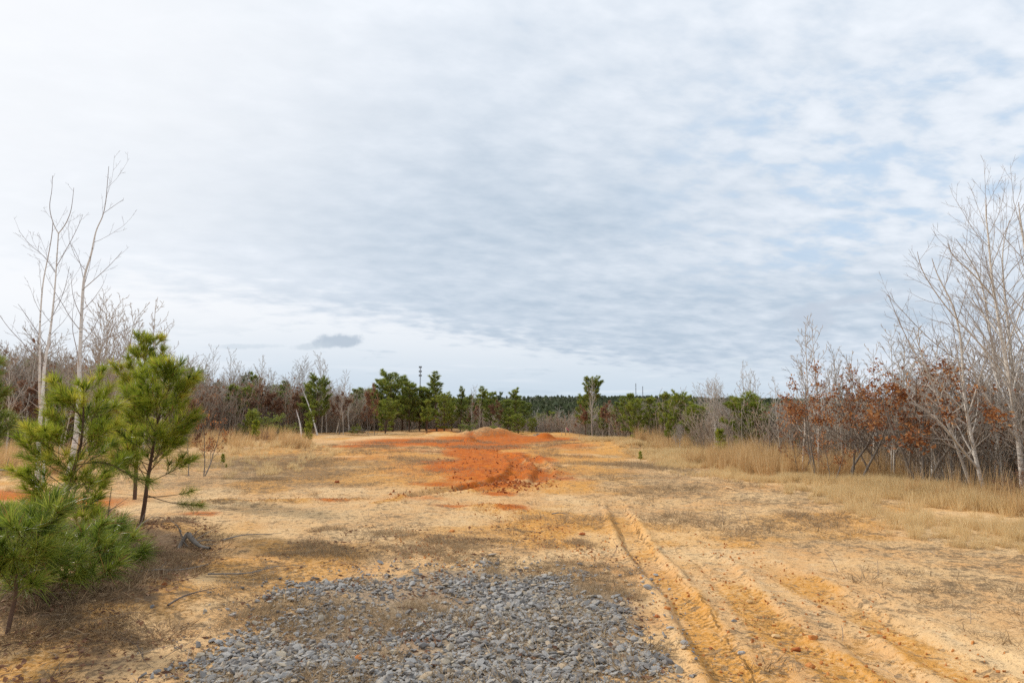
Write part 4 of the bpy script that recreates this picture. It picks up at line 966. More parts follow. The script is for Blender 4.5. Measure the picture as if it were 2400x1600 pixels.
for i, (sp, mu, ln_, mt) in enumerate([(bare_specs[0], 1, 0, M_BARE), (bare_specs[1], 1, 0, M_BARE), (bare_specs[2], 2, 0, M_BARE), (bare_specs[3], 1, .05, M_BIRCHR), (bare_specs[1], 2, 0, M_BARE), (bare_specs[2], 3, 0, M_BIRCHR), (bare_specs[0], 1, .35, M_BIRCHR)]):
    out, z = bare_template_out(80 + i, sp, 5.0, .042, mu, ln_); TB.append([out, z, mt, None])
def place_from(T, name, builder, px, py_top, d, label, cat='tree', group=None, rz=None, base_px=None, wide=1.0):
    bx = (base_px if base_px is not None else px)
    g = np.array([(bx - 1200.0) / F * d, d, 0.0]); g[2] = hgt1(g[0], g[1]) - .03
    top = EYE + (HOR - py_top) / F * d; s = max(.1, (top - g[2])) / T[1]
    rz = rng.uniform(0, 6.28) if rz is None else rz
    if T[3] is None:
        T[3] = builder(T, label, group); T[3].location = g; T[3].rotation_euler = (0, 0, rz); T[3].scale = (s * wide, s * wide, s); T[3]['category'] = cat; return T[3]
    return copy_thing(T[3], g, label, group, rz, (s * wide, s * wide, s))
def b_bare(T, label, group): return build_bare('bare_tree', (0, 0, 0), T[0], T[2], label, 'tree', group, 6)
BARE = [  # template, px, top y, distance, label
    (2, 245, 666, 21, 'broad leafless tree with dense twigs between the white trunks and tallest pine'), (1, 292, 705, 23, 'leafless tree just right of the broad twiggy one at left'),
    (0, 344, 698, 24, 'thin leafless tree with sparse top above the tallest pine'), (3, 377, 748, 25, 'drooping bare tree right of the tallest pine top'), (4, 212, 735, 22, 'bare double stemmed tree behind the kinked white tree'),
    (2, 150, 790, 20, 'low wide bare tree behind the white trunks'), (0, 28, 800, 21, 'bare tree at the far left behind the twin white trunks'), (1, 70, 770, 24, 'narrow bare tree left of the twin white trunks'),
    (1, 484, 829, 43, 'slim bare tree at the left end of the row above the thicket'), (0, 506, 806, 43, 'tallest bare tree of the row above the left thicket'), (0, 543, 814, 45, 'bare tree next right of the tallest in the left row'),
    (1, 566, 843, 44, 'forked bare tree mid way along the left row'), (3, 583, 858, 46, 'slanting bare tree below the forked one in the left row'), (1, 609, 829, 45, 'upright bare tree near the right end of the left row'), (0, 645, 860, 47, 'isolated thin bare tree right of the left row'),
    (2, 711, 829, 46, 'round crowned bare tree left of the tall upright pair'), (1, 757, 822, 44, 'tall bare tree with upright branches above a dark pine'), (0, 769, 840, 45, 'thin bare companion right of the tall upright tree'), (6, 790, 868, 43, 'bare tree leaning right beyond the dark pine'),
    (3, 820, 895, 45, 'short pale trunked bare tree left of the russet column'), (0, 808, 905, 41, 'white stemmed sapling standing alone before the left thicket'), (1, 1107, 900, 47, 'thin bare tree poking above the centre pines'), (0, 1125, 935, 43, 'slight pale sapling behind the grassy mound'),
    (1, 1386, 885, 38, 'pale bare trunk standing in front of the tall lone pine'), (3, 1425, 940, 36, 'grey bare sapling right of the lone pine'), (5, 1507, 925, 32, 'pale forked bare tree among pines right of centre'), (1, 1592, 905, 30, 'thin bare top above the bright pine pair'),
    (5, 1677, 873, 24, 'pale spreading bare tree with many stems right of centre'), (0, 1735, 845, 26, 'tallest of the slim bare trees right of the spreading one'), (1, 1757, 866, 27, 'slim bare tree between its taller neighbours'), (0, 1780, 866, 24, 'slim bare tree at the right of the three together'),
    (1, 1640, 895, 28, 'faint grey bare tree left of the spreading one'), (5, 1588, 985, 25, 'low fan shaped bare shrub tree before the bright pines'), (0, 1872, 736, 16.5, 'tall leafless tree rising left through the first russet oak'), (3, 1908, 750, 16, 'tall leafless tree with curved trunk beside its twin at the first oak'),
    (4, 1965, 800, 18, 'bare tree with crooked arms between the first two russet oaks'), (1, 2010, 815, 17.5, 'upright bare tree behind the tan leaved oak'), (0, 2037, 800, 17, 'second upright bare tree behind the tan leaved oak'), (0, 2078, 752, 18, 'taller thin bare tree left of the red leaved oak'),
    (1, 2118, 770, 18, 'bare tree directly behind the red leaved oak'), (3, 2165, 800, 16, 'grey bare tree at the edge of the white grove'), (4, 2215, 790, 17, 'twin stemmed bare tree inside the white grove'), (2, 2290, 760, 17, 'dense twigged bare tree at the back of the white grove'),
    (1, 1940, 850, 20, 'faint bare tree far behind the first oak'), (0, 1825, 880, 21, 'small bare tree at the left foot of the first oak'),
]
for ti, px, py, d, lab in BARE: place_from(TB[ti], 'bare_tree', b_bare, px, py, d, lab, wide=rng.uniform(.8, 1.0))
# two leaning white stems
for bx, by, tx, ty, d, lab in ((744, 1005, 706, 905, 40, 'pale stem leaning left across the left thicket'), (706, 1023, 694, 960, 36, 'short pale leaning stem at the edge of the orange grass')):
    b = PT(bx, by, d); b[2] = hgt1(b[0], b[1]); pts = smooth(np.array([b, (b + PT(tx, ty, d)) / 2 + [.1, 0, 0], PT(tx, ty, d)]), 4); out = [[], [], []]
    bare_grow(random.Random(bx), pts, .05, .015, dict(BIRCHY, start=[.75, .2, .2], rmin=.005), 0, out); build_bare('bare_tree', b, out, M_BIRCH, lab, 'tree')
# indistinct saplings massed in the thickets
def sapling_fill(n, pr, lab, grp, seed, lo, hi, tset, z=(.9, 1.3)):
    xy, px = band(9000, .3, 7, pr, seed, 1.0); r = random.Random(seed); pick = r.sample(range(len(xy)), min(n, len(xy)))
    for i in pick:
        T = TB[r.choice(tset)]; hh = np.interp(px[i], *HTAB) * r.uniform(lo, hi); s = hh / T[1]; x, y = xy[i]
        copy_thing(T[3], (x, y, hgt1(x, y) - .05), lab, grp, r.uniform(0, 6.28), (s * 1.15, s * 1.15, s))
sapling_fill(75, (-200, 880), 'grey leafless sapling massed with others in the left thicket', 'leafless saplings in the left thicket', 91, .9, 1.45, (0, 1, 2, 3, 4))
sapling_fill(52, (880, 1330), 'grey leafless sapling massed with others behind the centre of the clearing', 'leafless saplings behind the clearing', 92, .8, 1.4, (0, 1, 3, 4))
sapling_fill(80, (1330, 1850), 'grey leafless sapling massed with others in the thicket right of centre', 'leafless saplings right of centre', 93, .8, 1.25, (1, 2, 4, 5))
sapling_fill(70, (1850, 2600), 'grey leafless sapling massed with others in the right hand thicket', 'leafless saplings in the right thicket', 94, .8, 1.5, (0, 1, 2, 3, 4))

# ---------------------------------------------------------------- pines in the treeline
def pine_T(seed, hgt, blen, nwh, start, per_m, nlen, nwid, mat, prof=None, rise=(15, 50), r0=.05, whn=(3, 5), te=20):
    r = random.Random(seed); tr = path(r, (0, 0, -.1), (0, 0, 1), hgt, 10, .03, .03)
    return [pine_parts(seed, tr, r0, blen, nwh, start, per_m, nlen, nwid, prof, rise, 3, te, whn, nstart=.5), float(tr[-1][2] + nlen * .6), mat, None]
def b_pine(T, label, group): return build_pine('pine_tree', (0, 0, 0), T[0], T[2], label, 'tree', group, 6)
egg = lambda t: .45 + .75 * math.sin(math.pi * min(1, (1 - t) * 1.1)) ** .7
TP = [pine_T(110, 4, .80, 12, .2, 190, .19, .012, M_NEEDLE_D, egg, whn=(4, 5), te=50), pine_T(111, 4, .8, 8, .45, 180, .20, .012, M_NEEDLE_D, lambda t: .95 - .3 * t, (30, 65), whn=(3, 4), te=60),
      pine_T(112, 4, .95, 12, .25, 190, .19, .012, M_NEEDLE_D, egg, te=50), pine_T(113, 3, .75, 11, .1, 200, .17, .0115, M_NEEDLE_Y, egg, whn=(4, 5), te=46), pine_T(114, 5, .9, 9, .58, 200, .20, .013, M_NEEDLE_D, lambda t: 1.0 - .35 * abs(t - .7), (15, 55), whn=(4, 6), te=54),
      pine_T(115, 1.6, .38, 7, .25, 200, .17, .009, M_NEEDLE, lambda t: .9 - .3 * t, (30, 60), .014), pine_T(116, 3.4, .75, 8, .3, 190, .19, .012, M_NEEDLE_Y, lambda t: .95 - .3 * t, (25, 62), te=56)]
PINES = [
    (2, 923, 877, 46, 1.1, 'large bushy dark pine forming the peak left of the phone mast'), (0, 897, 893, 47, 1.0, 'dark pine on the left shoulder of the large bushy one'), (0, 945, 893, 48, 1.0, 'dark pine behind the right side of the large bushy one'), (0, 961, 899, 45, .9, 'narrow dark pine just left of the phone mast'), (1, 1025, 879, 46, 1.0, 'open crowned pine with sparse branches right of the mast'),
    (0, 1000, 908, 47, 1.1, 'dark pine between mast and sparse pine'), (0, 985, 912, 46, 1.0, 'dark pine right below the phone mast'), (3, 1043, 925, 43, .9, 'pointed yellow green pine below the sparse pine'), (3, 905, 938, 42, 1.0, 'yellow green bushy pine in front of the large dark one'), (6, 1002, 938, 42, .9, 'yellow green pine in front of the mast'), (1, 1080, 911, 45, .7, 'thin pine with a narrow tuft top near centre'),
    (1, 1127, 911, 44, 1.0, 'flat topped pine above a bare stem near centre'), (0, 1151, 920, 45, .9, 'dark pine next right of the flat topped one'), (1, 1207, 914, 45, 1.1, 'open starry topped pine above the valley gap'), (0, 1187, 938, 46, 1.2, 'wide dark pine under the starry topped one'), (0, 1225, 942, 47, 1.1, 'dark pine at the left side of the valley gap'), (0, 1100, 932, 48, 1.2, 'wide dark pine behind the grassy mound'), (2, 1060, 932, 48, 1.0, 'dark pine left of the mound'),
    (3, 1215, 972, 41, 1.3, 'bright green bushy pine right of the grassy mound'), (3, 1190, 962, 43, 1.1, 'bright green pine half hidden behind the bushy one'), (3, 1246, 980, 42, 1.0, 'small green pine at the right of the bushy pair'), (6, 1285, 965, 52, 1.0, 'green pine down in the valley gap'), (3, 1310, 985, 47, 1.0, 'low green pine behind the survey stakes'), (0, 1268, 970, 60, 1.1, 'dark pine deeper in the valley gap'),
    (2, 743, 885, 42, 1.0, 'dark pine at the foot of the tall bare tree on the left'), (1, 728, 900, 43, 1.0, 'open dark pine beside the russet tree on the left'), (1, 596, 880, 44, 1.0, 'dark pine showing above the left thicket'), (1, 673, 900, 46, 1.0, 'small dark pine top in the left thicket'), (2, 420, 866, 40, 1.0, 'dark pine behind the bright young pine'), (1, 446, 880, 42, .9, 'dark pine crown at the edge of the bright young pine'),
    (0, 655, 905, 50, 1.0, 'far dark pine right of the left bare row'), (0, 838, 915, 52, 1.1, 'far pine top left of the russet column'), (0, 860, 912, 52, 1.1, 'far pine top directly left of the big dark pine'), (2, 60, 845, 30, 1.0, 'dark pine top far behind the twin white trunks'), (2, 235, 868, 30, 1.1, 'dark pine behind the kinked white tree'), (0, 180, 872, 33, 1.1, 'dark pine showing low between the white trees'),
    (3, 598, 963, 37, 1.0, 'yellow green young pine at the edge of the left thicket'), (6, 727, 950, 38, .9, 'yellow green pine inside the left thicket'), (4, 1386, 890, 39, 1.05, 'tall lone pine with rounded crown right of the valley gap'), (2, 1372, 930, 40, 1.0, 'lower bough heavy pine beneath the lone pine'), (0, 1475, 925, 33, 1.0, 'dark green pine right of the lone pine'), (3, 1493, 940, 31, .9, 'green pine just before its darker twin'),
    (6, 1559, 922, 30, .9, 'left one of the bright green pine pair'), (3, 1595, 924, 29, .9, 'right one of the bright green pine pair'), (6, 1562, 975, 27, .9, 'small yellow green pine low before the bright pair'), (0, 1615, 950, 31, 1.0, 'dark green pine right of the bright pair'), (3, 1640, 975, 29, .9, 'green pine behind the spreading bare tree'), (0, 1540, 950, 34, 1.0, 'dark pine between lone pine and bright pair'), (0, 1450, 945, 36, 1.0, 'dark pine low beside the grey bare sapling'),
    (2, 1815, 955, 26, 1.0, 'green pine glimpsed left of the first russet oak'), (0, 1860, 965, 24, 1.0, 'green pine glimpsed under the first russet oak'), (3, 1730, 985, 27, .9, 'green pine low between the slim bare trees'),
]
for ti, px, py, d, w, lab in PINES: place_from(TP[ti], 'pine_tree', b_pine, px, py, d + (1.0 if 850 < px < 1300 else 0), lab, wide=w * (1.35 if 850 < px < 1300 else 1.12))
def pine_fill(n, pr, lab, grp, seed, lo, hi, tset):
    xy, px = band(9000, .2, 9, pr, seed, .6); r = random.Random(seed)
    for i in r.sample(range(len(xy)), min(n, len(xy))):
        T = TP[r.choice(tset)]; hh = r.uniform(lo, hi) * np.interp(px[i], *HTAB); s = hh / T[1]; x, y = xy[i]
        copy_thing(T[3], (x, y, hgt1(x, y) - .05), lab, grp, r.uniform(0, 6.28), (s * 1.35, s * 1.35, s))
pine_fill(44, (890, 1260), 'young pine mixed into the dense row behind the centre of the clearing', 'young pines behind the centre of the clearing', 191, .75, 1.15, (0, 1, 2, 3, 3, 6, 6))
pine_fill(40, (1340, 1820), 'young pine mixed into the brush right of the valley gap', 'young pines in the brush right of the valley gap', 192, .7, 1.15, (0, 2, 3, 3, 6, 6))
pine_fill(14, (440, 880), 'young pine mixed into the brown thicket on the left', 'young pines in the left thicket', 193, .6, 1.0, (0, 3, 6))
sapling_fill(34, (1900, 2600), 'slim pale barked sapling standing among the right grove', 'slim pale saplings of the right grove', 95, 1.0, 1.6, (3, 6, 5))
SAPL = [(728, 992, 30, 'bright green pine sapling standing in the orange grass'), (530, 1062, 19.5, 'tiny bright pine seedling in the faded grass'), (539, 1085, 18.5, 'smallest yellow pine seedling beside the other in faded grass'), (1682, 1005, 22.5, 'bright pine sapling at the foot of the right thicket'),
        (1693, 1035, 22, 'lower half grown pine sapling touching the bright one'), (1497, 1056, 21.5, 'small green seedling in the straw grass'), (605, 985, 33, 'pine sapling in front of the left thicket')]
for px, py, d, lab in SAPL: place_from(TP[5], 'pine_sapling', lambda T, l, g: build_pine('pine_sapling', (0, 0, 0), T[0], T[2], l, 'sapling', g, 5), px, py, d, lab, 'sapling', wide=1.2)

# ---------------------------------------------------------------- trees that keep dead leaves
def oak_T(seed, hgt, stems, nleaf, lsz, zlo, mat, spread=.5, r0=.03):
    r = random.Random(seed); rn = np.random.RandomState(seed); sp = dict(dens=[3.8, 4.2, 5], start=[.3, .2, .2], ang=[(35, 65), (30, 60), (30, 60)], len=[.5, .45, .4], n=[7, 5, 4], up=.04, wob=.14, rmin=.004, min=.14, tap=.55)
    out = [[], [], [], []]
    for m_ in range(stems):
        a = r.uniform(0, 6.28); bare_grow(r, path(r, (.1 * math.cos(a), .1 * math.sin(a), -.1), (spread * math.cos(a) * (m_ > 0), spread * math.sin(a) * (m_ > 0), 1), hgt * r.uniform(.8, 1), 10, .02, .08), r0, .006, sp, 0, out)
    c = np.vstack([b[0][1:] for lv in out[2:] for b in lv]); c = c[c[:, 2] > zlo * hgt]
    clump = fbm(c[:, 0] + c[:, 2] * .7, c[:, 1] + c[:, 2], 2.2, 2, seed); wgt = np.clip(clump - .36, .01, 1) ** 1.2; wgt /= wgt.sum()
    c = c[rn.choice(len(c), nleaf, p=wgt)] + rn.normal(0, .05, (nleaf, 3))
    z = max(float(b[0][:, 2].max()) for lv in out for b in lv)
    return [(out, leaf_quads(rn, c, lsz)), z, mat, None]
def b_oak(T, label, group):
    root = build_bare('oak_tree', (0, 0, 0), T[0][0], M_OAKB, label, 'tree', group, 6); V, Tt, at = T[0][1]
    obj('leaves', mesh_np('leaves', V, tris=Tt, attrs=at, smooth_=False), T[2], root); return root
TO = [oak_T(131, 2.9, 2, 1250, .075, .52, M_OAK), oak_T(132, 2.9, 3, 950, .075, .5, M_OAK), oak_T(133, 3.0, 2, 1400, .08, .45, M_OAK), oak_T(134, 3.4, 1, 1500, .13, .28, M_OAKD, r0=.035), oak_T(135, 2.4, 4, 1300, .07, .12, M_OAKD, .8, .015), oak_T(136, 2.6, 2, 420, .10, .3, M_OAK)]
OAKS = [(0, 1890, 862, 17, 1.0, 'oak with a round crown of red brown leaves, leftmost in the right thicket'), (1, 1985, 872, 16.5, 1.15, 'oak with tan and orange leaves next to the round crowned oak'), (1, 2055, 868, 16.8, 1.05, 'oak with sparse orange leaves in the middle of the right thicket'), (2, 2130, 850, 15.5, 1.1, 'oak with the deepest red leaves beside the white grove'),
        (5, 2170, 880, 15.0, 1.1, 'low oak with red leaf sprays at the foot of the leaning white trunk'), (5, 2265, 872, 15.5, 1.1, 'oak with few brown leaves behind the leaning white trunk'), (5, 1930, 1010, 16.0, .9, 'small oak with low orange leaf sprays at the curved bare trunk'), (5, 2345, 900, 16, 1.1, 'thin leaved oak behind the tallest white tree'), (5, 1855, 985, 17.5, 1.0, 'low brown leaved oak at the left foot of the round crowned oak'),
        (3, 879, 900, 42, .55, 'narrow column of dark russet leaves left of the big dark pine'), (3, 866, 945, 42, .8, 'lower russet leaved oak at the foot of the narrow column'), (3, 711, 912, 44, .8, 'rusty leaved oak above the leaning pale stem'), (3, 607, 903, 42, 1.0, 'brown leaved oak under the left dark pine'), (3, 640, 925, 43, 1.0, 'brown leaved oak in the middle of the left thicket'),
        (3, 452, 905, 17, .5, 'dark brown leaved sapling right behind the bright young pine'), (5, 482, 960, 17, .8, 'low spray of dark brown leaves right of the bright young pine'), (3, 1168, 938, 46, .9, 'rusty brown oak among the centre pines'), (3, 1108, 945, 45, .9, 'maroon brown oak left of the rusty centre one'), (3, 1430, 940, 36, .8, 'rusty leaved oak right of the tall lone pine'), (3, 1358, 950, 37, .7, 'brown oak left under the tall lone pine'),
        (3, 130, 880, 25, 1.0, 'brown leaved oak behind the twin white trunks'), (3, 60, 895, 24, 1.1, 'wide brown leaved oak at far left of the thicket'), (3, 215, 895, 26, 1.0, 'brown leaved oak behind the leaning young pine'), (4, 620, 1000, 31, .75, 'dead rounded shrub with shrivelled brown leaves in the orange grass'), (4, 2380, 1070, 12.5, .9, 'dark brown leafy shrub at the foot of the white grove'), (3, 800, 920, 43, .9, 'brown leaved oak in the thicket left of the russet column'), (3, 540, 930, 44, 1.0, 'dull brown leaved oak below the left bare row')]
for ti, px, py, d, w, lab in OAKS: place_from(TO[ti], 'oak_tree', b_oak, px, py - (14 if px > 1800 and py < 900 else 0), d * (.91 if px > 1800 else .97), lab, 'shrub' if 'shrub' in lab else 'tree', wide=w)
# dark evergreen shrubs
TH = oak_T(140, 1.6, 5, 2600, .075, .08, M_NEEDLE_D, .9, .012)
def b_holly(T, label, group):
    r_ = b_oak(T, label, group); r_.name = 'evergreen_shrub'; return r_
for px, py, d, w, lab in ((642, 958, 38, 1.2, 'dark evergreen shrub before the left thicket'), (682, 990, 39, 1.4, 'low dark evergreen shrub right of the other in the left thicket'), (833, 992, 41, 1.2, 'small dark evergreen shrub beside the debris pile'), (1103, 985, 42, 1.2, 'dark evergreen shrub on the grassy mound crest'), (1160, 990, 41, 1.1, 'dark green shrub at the right end of the grassy mound'), (575, 985, 38, 1.1, 'evergreen shrub at the left of the yellow green young pine')):
    place_from(TH, 'evergreen_shrub', b_holly, px, py, d, lab, 'shrub', wide=w)

# ---------------------------------------------------------------- masts
def simple_mat(name, col, rough=.6, metal=0.0):
    m, k = new_mat(name); bs = k.n('ShaderNodeBsdfPrincipled'); nn = k.noise(k.n('ShaderNodeTexCoord').outputs['Object'], 8, 3, .6)
    k.set(bs.inputs['Base Color'], k.mix(k.mul(nn, .4), col, tuple(c * .6 for c in col))); bs.inputs['Roughness'].default_value = rough; bs.inputs['Metallic'].default_value = metal
    o = k.n('ShaderNodeOutputMaterial'); k.t.links.new(bs.outputs[0], o.inputs[0]); return m
M_STEEL = simple_mat('galvanised_steel', (.24, .25, .26), .55, .2)
def lattice(hgt, w, nb):
    br = []
    cs = [(math.cos(a) * w, math.sin(a) * w) for a in (0.3, 2.39, 4.49)]
    for cx, cy in cs: br.append((np.array([[cx, cy, 0], [cx, cy, hgt]]), np.array([.09, .09])))
    for i in range(nb):
        z0 = hgt * i / nb; z1 = hgt * (i + 1) / nb
        for j in range(3):
            a, b = cs[j], cs[(j + 1) % 3]; br.append((np.array([[*a, z0], [*b, z1]]), np.array([.05, .05]))); br.append((np.array([[*a, z1], [*b, z1]]), np.array([.05, .05])))
    return br
def box_v(cx, cy, cz, sx, sy, sz, yaw=0.0):
    c, s = math.cos(yaw), math.sin(yaw); V = []
    for dz in (-1, 1):
        for dx, dy in ((-1, -1), (1, -1), (1, 1), (-1, 1)): x, y = dx * sx / 2, dy * sy / 2; V.append((cx + x * c - y * s, cy + x * s + y * c, cz + dz * sz / 2))
    return V, [(0, 3, 2, 1), (4, 5, 6, 7), (0, 1, 5, 4), (1, 2, 6, 5), (2, 3, 7, 6), (3, 0, 4, 7)]
D = 430.0; mp = PT(984, 955, D); topz = PT(986, 858, D)[2]; bz = hgt1(mp[0], mp[1])
mast = empty('phone_mast', (mp[0], mp[1], bz), 'thin grey lattice phone mast with antenna rings far behind the pines', 'mast')
obj('tower', tube_mesh('tower', [(lattice(topz - bz, .32, 28), 4)]), M_STEEL, mast)
for kz in (0.5, 3.2, 5.8):
    V = []; Q = []
    for j in range(9):
        a = j * 6.283 / 9; v, q = box_v(math.cos(a) * .85, math.sin(a) * .85, topz - bz - kz, .25, .15, 1.0, a); Q += [[i + len(V) for i in f] for f in q]; V += v
    ring = obj('antenna_ring', mesh_np('antenna_ring', V, quads=Q, smooth_=False), M_STEEL, mast)
    obj('platform', tube_mesh('platform', [([(np.array([[math.cos(t) * .75, math.sin(t) * .75, topz - bz - kz - .3] for t in np.linspace(0, 6.283, 13)]), np.full(13, .09))], 4)]), M_STEEL, ring)
for px, py, D2, lab in ((1491, 898, 620, 'faint thin radio mast on the ridge right of the lone pine'), (1507, 905, 640, 'second fainter radio mast just right of the first')):
    p_ = PT(px, 955, D2); tz = PT(px, py, D2)[2]; b_ = hgt1(p_[0], p_[1])
    m2 = empty('radio_mast', (p_[0], p_[1], b_), lab, 'mast'); obj('tower', tube_mesh('tower', [(lattice(tz - b_, .3, 24), 3)]), M_STEEL, m2)

# ---------------------------------------------------------------- survey stakes
M_WOOD = simple_mat('raw_wood', (.55, .42, .26), .8); M_PINK = simple_mat('pink_ribbon', (.85, .18, .32), .6)
gS = G(1326, 1021); zS = hgt1(gS[0], gS[1])
st = empty('survey_stake', (gS[0], gS[1], zS), 'wooden survey stake tied with pink ribbon at the far edge of the clearing', 'stake')
V, Q = box_v(0, 0, .2, .045, .02, .5); obj('stake', mesh_np('stake', V, quads=Q, smooth_=False), M_WOOD, st)
t = np.linspace(0, 1, 8); rb = np.column_stack([.02 + t * .16, t * 0 - .012, .42 - t * .16 + .015 * np.sin(t * 9)]); V = np.vstack([rb + [0, 0, .022], rb - [0, 0, .022]]); i = np.arange(7)
obj('ribbon', mesh_np('ribbon', V, quads=np.stack([i, i + 1, i + 9, i + 8], 1)), M_PINK, st)
for px, py, hh, lab in ((1316, 1021, .24, 'short bare stake left of the ribboned stake'), (1334, 1020, .2, 'tiny leaning stake right of the ribboned stake')):
    g = G(px, py); V, Q = box_v(0, 0, hh / 2, .03, .02, hh); o = obj('survey_stake', mesh_np('stake', V, quads=Q, smooth_=False), M_WOOD); o.location = (g[0], g[1], hgt1(g[0], g[1]) - .02); o.rotation_euler = (0, .12, 0); tag(o, lab, 'stake')

# ---------------------------------------------------------------- root pile, stump, logs, sticks, stalks
def debris(px, py, w, hgt, seed, lab, mat=M_DEAD):
    g = G(px, py); z = hgt1(g[0], g[1]); r = random.Random(seed); root = empty('debris_pile', (g[0], g[1], z), lab, 'pile')
    me = hull_mesh('soil_heap', seed, w * .5, w * .3, hgt * .8, 40, M_LITTER_S); obj('soil_heap', me, None, root)
    br = []
    for _ in range(46):
        a = r.uniform(0, 6.28); q = r.uniform(0, .5) * w; p = (q * math.cos(a), q * math.sin(a) * .6, r.uniform(0, hgt * .8)); br.append((path(r, p, (r.gauss(0, 1), r.gauss(0, .5), r.uniform(-.1, .5)), r.uniform(.3, .9) * w * .5, 6, 0, .2), np.linspace(r.uniform(.008, .035), .004, 6)))
    obj('roots', tube_mesh('roots', [(br, 5)]), mat, root)
M_LITTER_S = mat_stone('brown_soil', (.20, .12, .06), (.28, .17, .09), (.36, .22, .12))
debris(838, 1014, 1.15, .30, 801, 'heap of brown roots and soil at the far left of the clearing')
debris(1262, 1020, .5, .10, 803, 'small clump of roots behind the orange mound')
gt = gz(436, 1284); sr = random.Random(9)
stump = empty('stump', gt, 'grey weathered forked stump with splayed roots beside the sand', 'stump')
S = lambda pts: smooth(np.array([PT(a, b, gt[1], o) - gt for a, b, o in pts]), 3)
obj('trunk', tube_mesh('trunk', [([(S([(413, 1294, -.1), (424, 1276, 0), (434, 1256, 0), (443, 1250, 0)]), np.linspace(.018, .030, 10)), (S([(440, 1250, 0), (452, 1266, 0), (470, 1282, -.1), (492, 1284, -.2)]), np.linspace(.034, .014, 10))], 8)]), M_OAKB, stump)
rt = []
for a, b, c_ in [((455, 1272), (485, 1262), (505, 1268)), ((470, 1282), (490, 1272), (512, 1276)), ((448, 1262), (462, 1243), (478, 1236)), ((455, 1268), (480, 1250), (500, 1240)), ((430, 1262), (420, 1240), (412, 1222)), ((425, 1245), (412, 1228), (400, 1218)), ((462, 1278), (478, 1288), (500, 1286)), ((440, 1280), (425, 1262), (418, 1236))]:
    p = S([(*a, 0), (*b, -.05), (*c_, sr.uniform(-.2, .2))]); rt.append((p, np.linspace(.007, .002, len(p))))
obj('roots', tube_mesh('roots', [(rt, 5)]), M_DEAD, stump)

def stick(name, lab, cat, pts, r0, mat, lift=.02, twigs=3, seed=0, ground=True, dist=None):
    r = random.Random(seed + 900); r0 = r0 * 1.35
    if ground:
        P_ = [];
        for j, (a, b) in enumerate(pts): g = G(a, b); P_.append((g[0], g[1], hgt1(g[0], g[1]) + lift * (1 + (j % 2))))
    else: P_ = [PT(a, b, dist) for a, b in pts]
    P_ = smooth(np.array(P_), 3); out = [[], [], []]
    out = [[], []]
    sp = dict(dens=[twigs / max(.2, np.linalg.norm(P_[-1] - P_[0])), 3], start=[.15, .2], ang=[(25, 50), (20, 50)], len=[.22, .3], n=[5, 4], up=.02, wob=.12, rmin=.0016, min=.05)
    bare_grow(r, P_, r0, r0 * .3, sp, 0, out); o_ = P_[0]
    root = empty(name, o_, lab, cat); obj('stem', tube_mesh('stem', [([(p - o_, q) for p, q in out[0]], 6)]), mat, root)
    if out[1]: obj('twigs', tube_mesh('twigs', [([(p - o_, q) for p, q in out[1]], 3)]), mat, root)
stick('fallen_branch', 'pale fallen branch with dark broken end lying on the litter below the stump', 'branch', [(325, 1356), (360, 1346), (400, 1345), (455, 1340), (488, 1325)], .012, M_DEAD, .02, 5, 1)
stick('fallen_branch', 'long thin grey branch lying between bare sand and gravel', 'branch', [(487, 1359), (538, 1362), (594, 1354), (640, 1341), (675, 1336)], .006, M_DEAD, .02, 7, 2)
stick('fallen_branch', 'dark thin branch crossing the bare sand patch beside the gravel', 'branch', [(392, 1450), (430, 1430), (470, 1415), (507, 1402)], .006, M_OAKB, .015, 5, 3)
stick('fallen_branch', 'thin branch on the sand right of the stump', 'branch', [(520, 1270), (568, 1257), (610, 1254), (660, 1256)], .007, M_DEAD, .015, 4, 4)
stick('fallen_branch', 'short pale branch on the sand right of the orange patches', 'branch', [(1293, 1204), (1315, 1203), (1336, 1206)], .008, M_DEAD, .02, 3, 5)
stick('stick', 'small white stick lying in the grass on the right', 'stick', [(1703, 1150), (1712, 1153), (1722, 1156)], .012, M_PALE, .02, 1, 6)
stick('fallen_branch', 'pale forked twig among brown bracken under the bright pine', 'branch', [(297, 1292), (325, 1268), (345, 1248), (360, 1236)], .006, M_DEAD, .06, 4, 7)
stick('leaning_log', 'grey fallen trunk leaning through the pines at the left edge', 'log', [(-30, 1240), (0, 1226), (20, 1212), (82, 1184), (122, 1161), (150, 1147)], .030, M_DEAD, 0, 4, 8, False, 9.6)
stick('fallen_branch', 'bare grey branch on the ground behind the twin white trunks', 'branch', [(-10, 1112), (30, 1121), (80, 1128)], .02, M_DEAD, .1, 5, 9)
stick('dead_shrub', 'dark dead stem standing between leaning pine and bright pine', 'shrub', [(248, 1256), (252, 1215), (257, 1175), (262, 1140)], .007, M_OAKB, 0, 9, 10, False, 8.6)
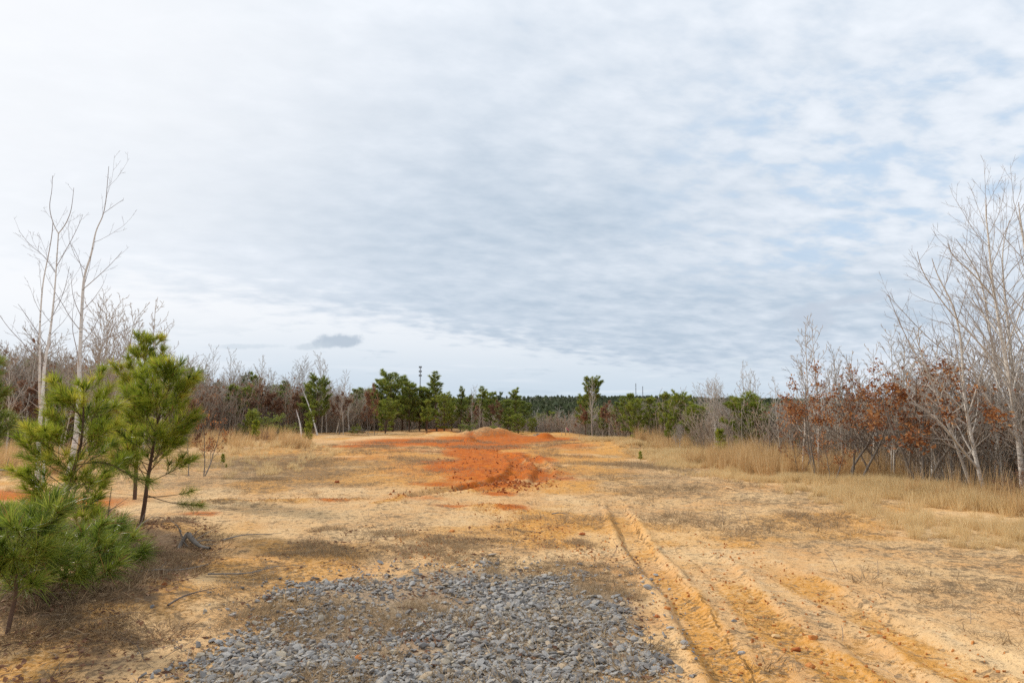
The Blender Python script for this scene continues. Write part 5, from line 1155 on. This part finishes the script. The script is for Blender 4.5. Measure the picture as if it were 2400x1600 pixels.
for j, (a, b, c_) in enumerate([((200, 1256), (225, 1190), (240, 1140)), ((212, 1250), (222, 1200), (216, 1150)), ((190, 1262), (230, 1215), (300, 1165)), ((160, 1250), (210, 1215), (290, 1180))]):
    stick('dead_sapling', ['tallest pale dead stem behind the leaning pine', 'thin pale dead stem left of the tallest one behind the leaning pine', 'pale dead stem slanting right behind the leaning pine', 'lowest pale dead stem slanting right under the leaning pine'][j], 'sapling', [a, b, c_], .006, M_DEAD, 0, 7, 20 + j, False, 8.9)
STALKS = [((1693, 1224), (1693, 1184), 'thin dark dead stalk standing on the sand right of centre'), ((1690, 1222), (1676, 1186), 'dead stalk leaning left from the same spot as the thin dark one'), ((1734, 1228), (1733, 1188), 'upright dead stalk between two leaning ones on the sand'), ((1757, 1229), (1733, 1176), 'dead stalk leaning left furthest right of the stalk group'),
          ((1968, 1343), (1932, 1290), 'feathery dead stalk leaning left on the right hand sand'), ((2057, 1350), (2055, 1310), 'single short dead stalk near the straw grass'), ((2273, 1458), (2273, 1425), 'short dead stalk alone at lower right'), ((863, 1212), (863, 1190), 'single dead stalk on pale sand left of centre'), ((2067, 1402), (2050, 1386), 'sprawling dead weed beside the pale smooth track'), ((1974, 1492), (1971, 1462), 'small hooked dead stalk between the third track and the pale one')]
for j, (a, b, lab) in enumerate(STALKS):
    d = G(*a)[1]; p0 = gz(*a); p0 = p0 + [0, 0, .03]; p1 = PT(*b, d); m_ = (p0 + p1) / 2 + [.01, 0, .01]; pts = smooth(np.array([p0 - [0, 0, .04], m_, p1]), 4); out = [[], []]
    bare_grow(random.Random(950 + j), pts, .0035, .0015, dict(dens=[14, 3], start=[.2, .2], ang=[(30, 55), (20, 50)], len=[.3, .3], n=[4, 3], up=.05, wob=.1, rmin=.0013, min=.05), 0, out)
    root = empty('dead_stalk', pts[0], lab, 'weed'); obj('stem', tube_mesh('stem', [([(p - pts[0], q) for p, q in out[0]], 4)]), M_BRUSH, root); obj('twigs', tube_mesh('twigs', [([(p - pts[0], q) for p, q in out[1]], 3)]), M_BRUSH, root)
print('objects', len(bpy.data.objects), 'tris', sum(len(m.polygons) for m in bpy.data.meshes))
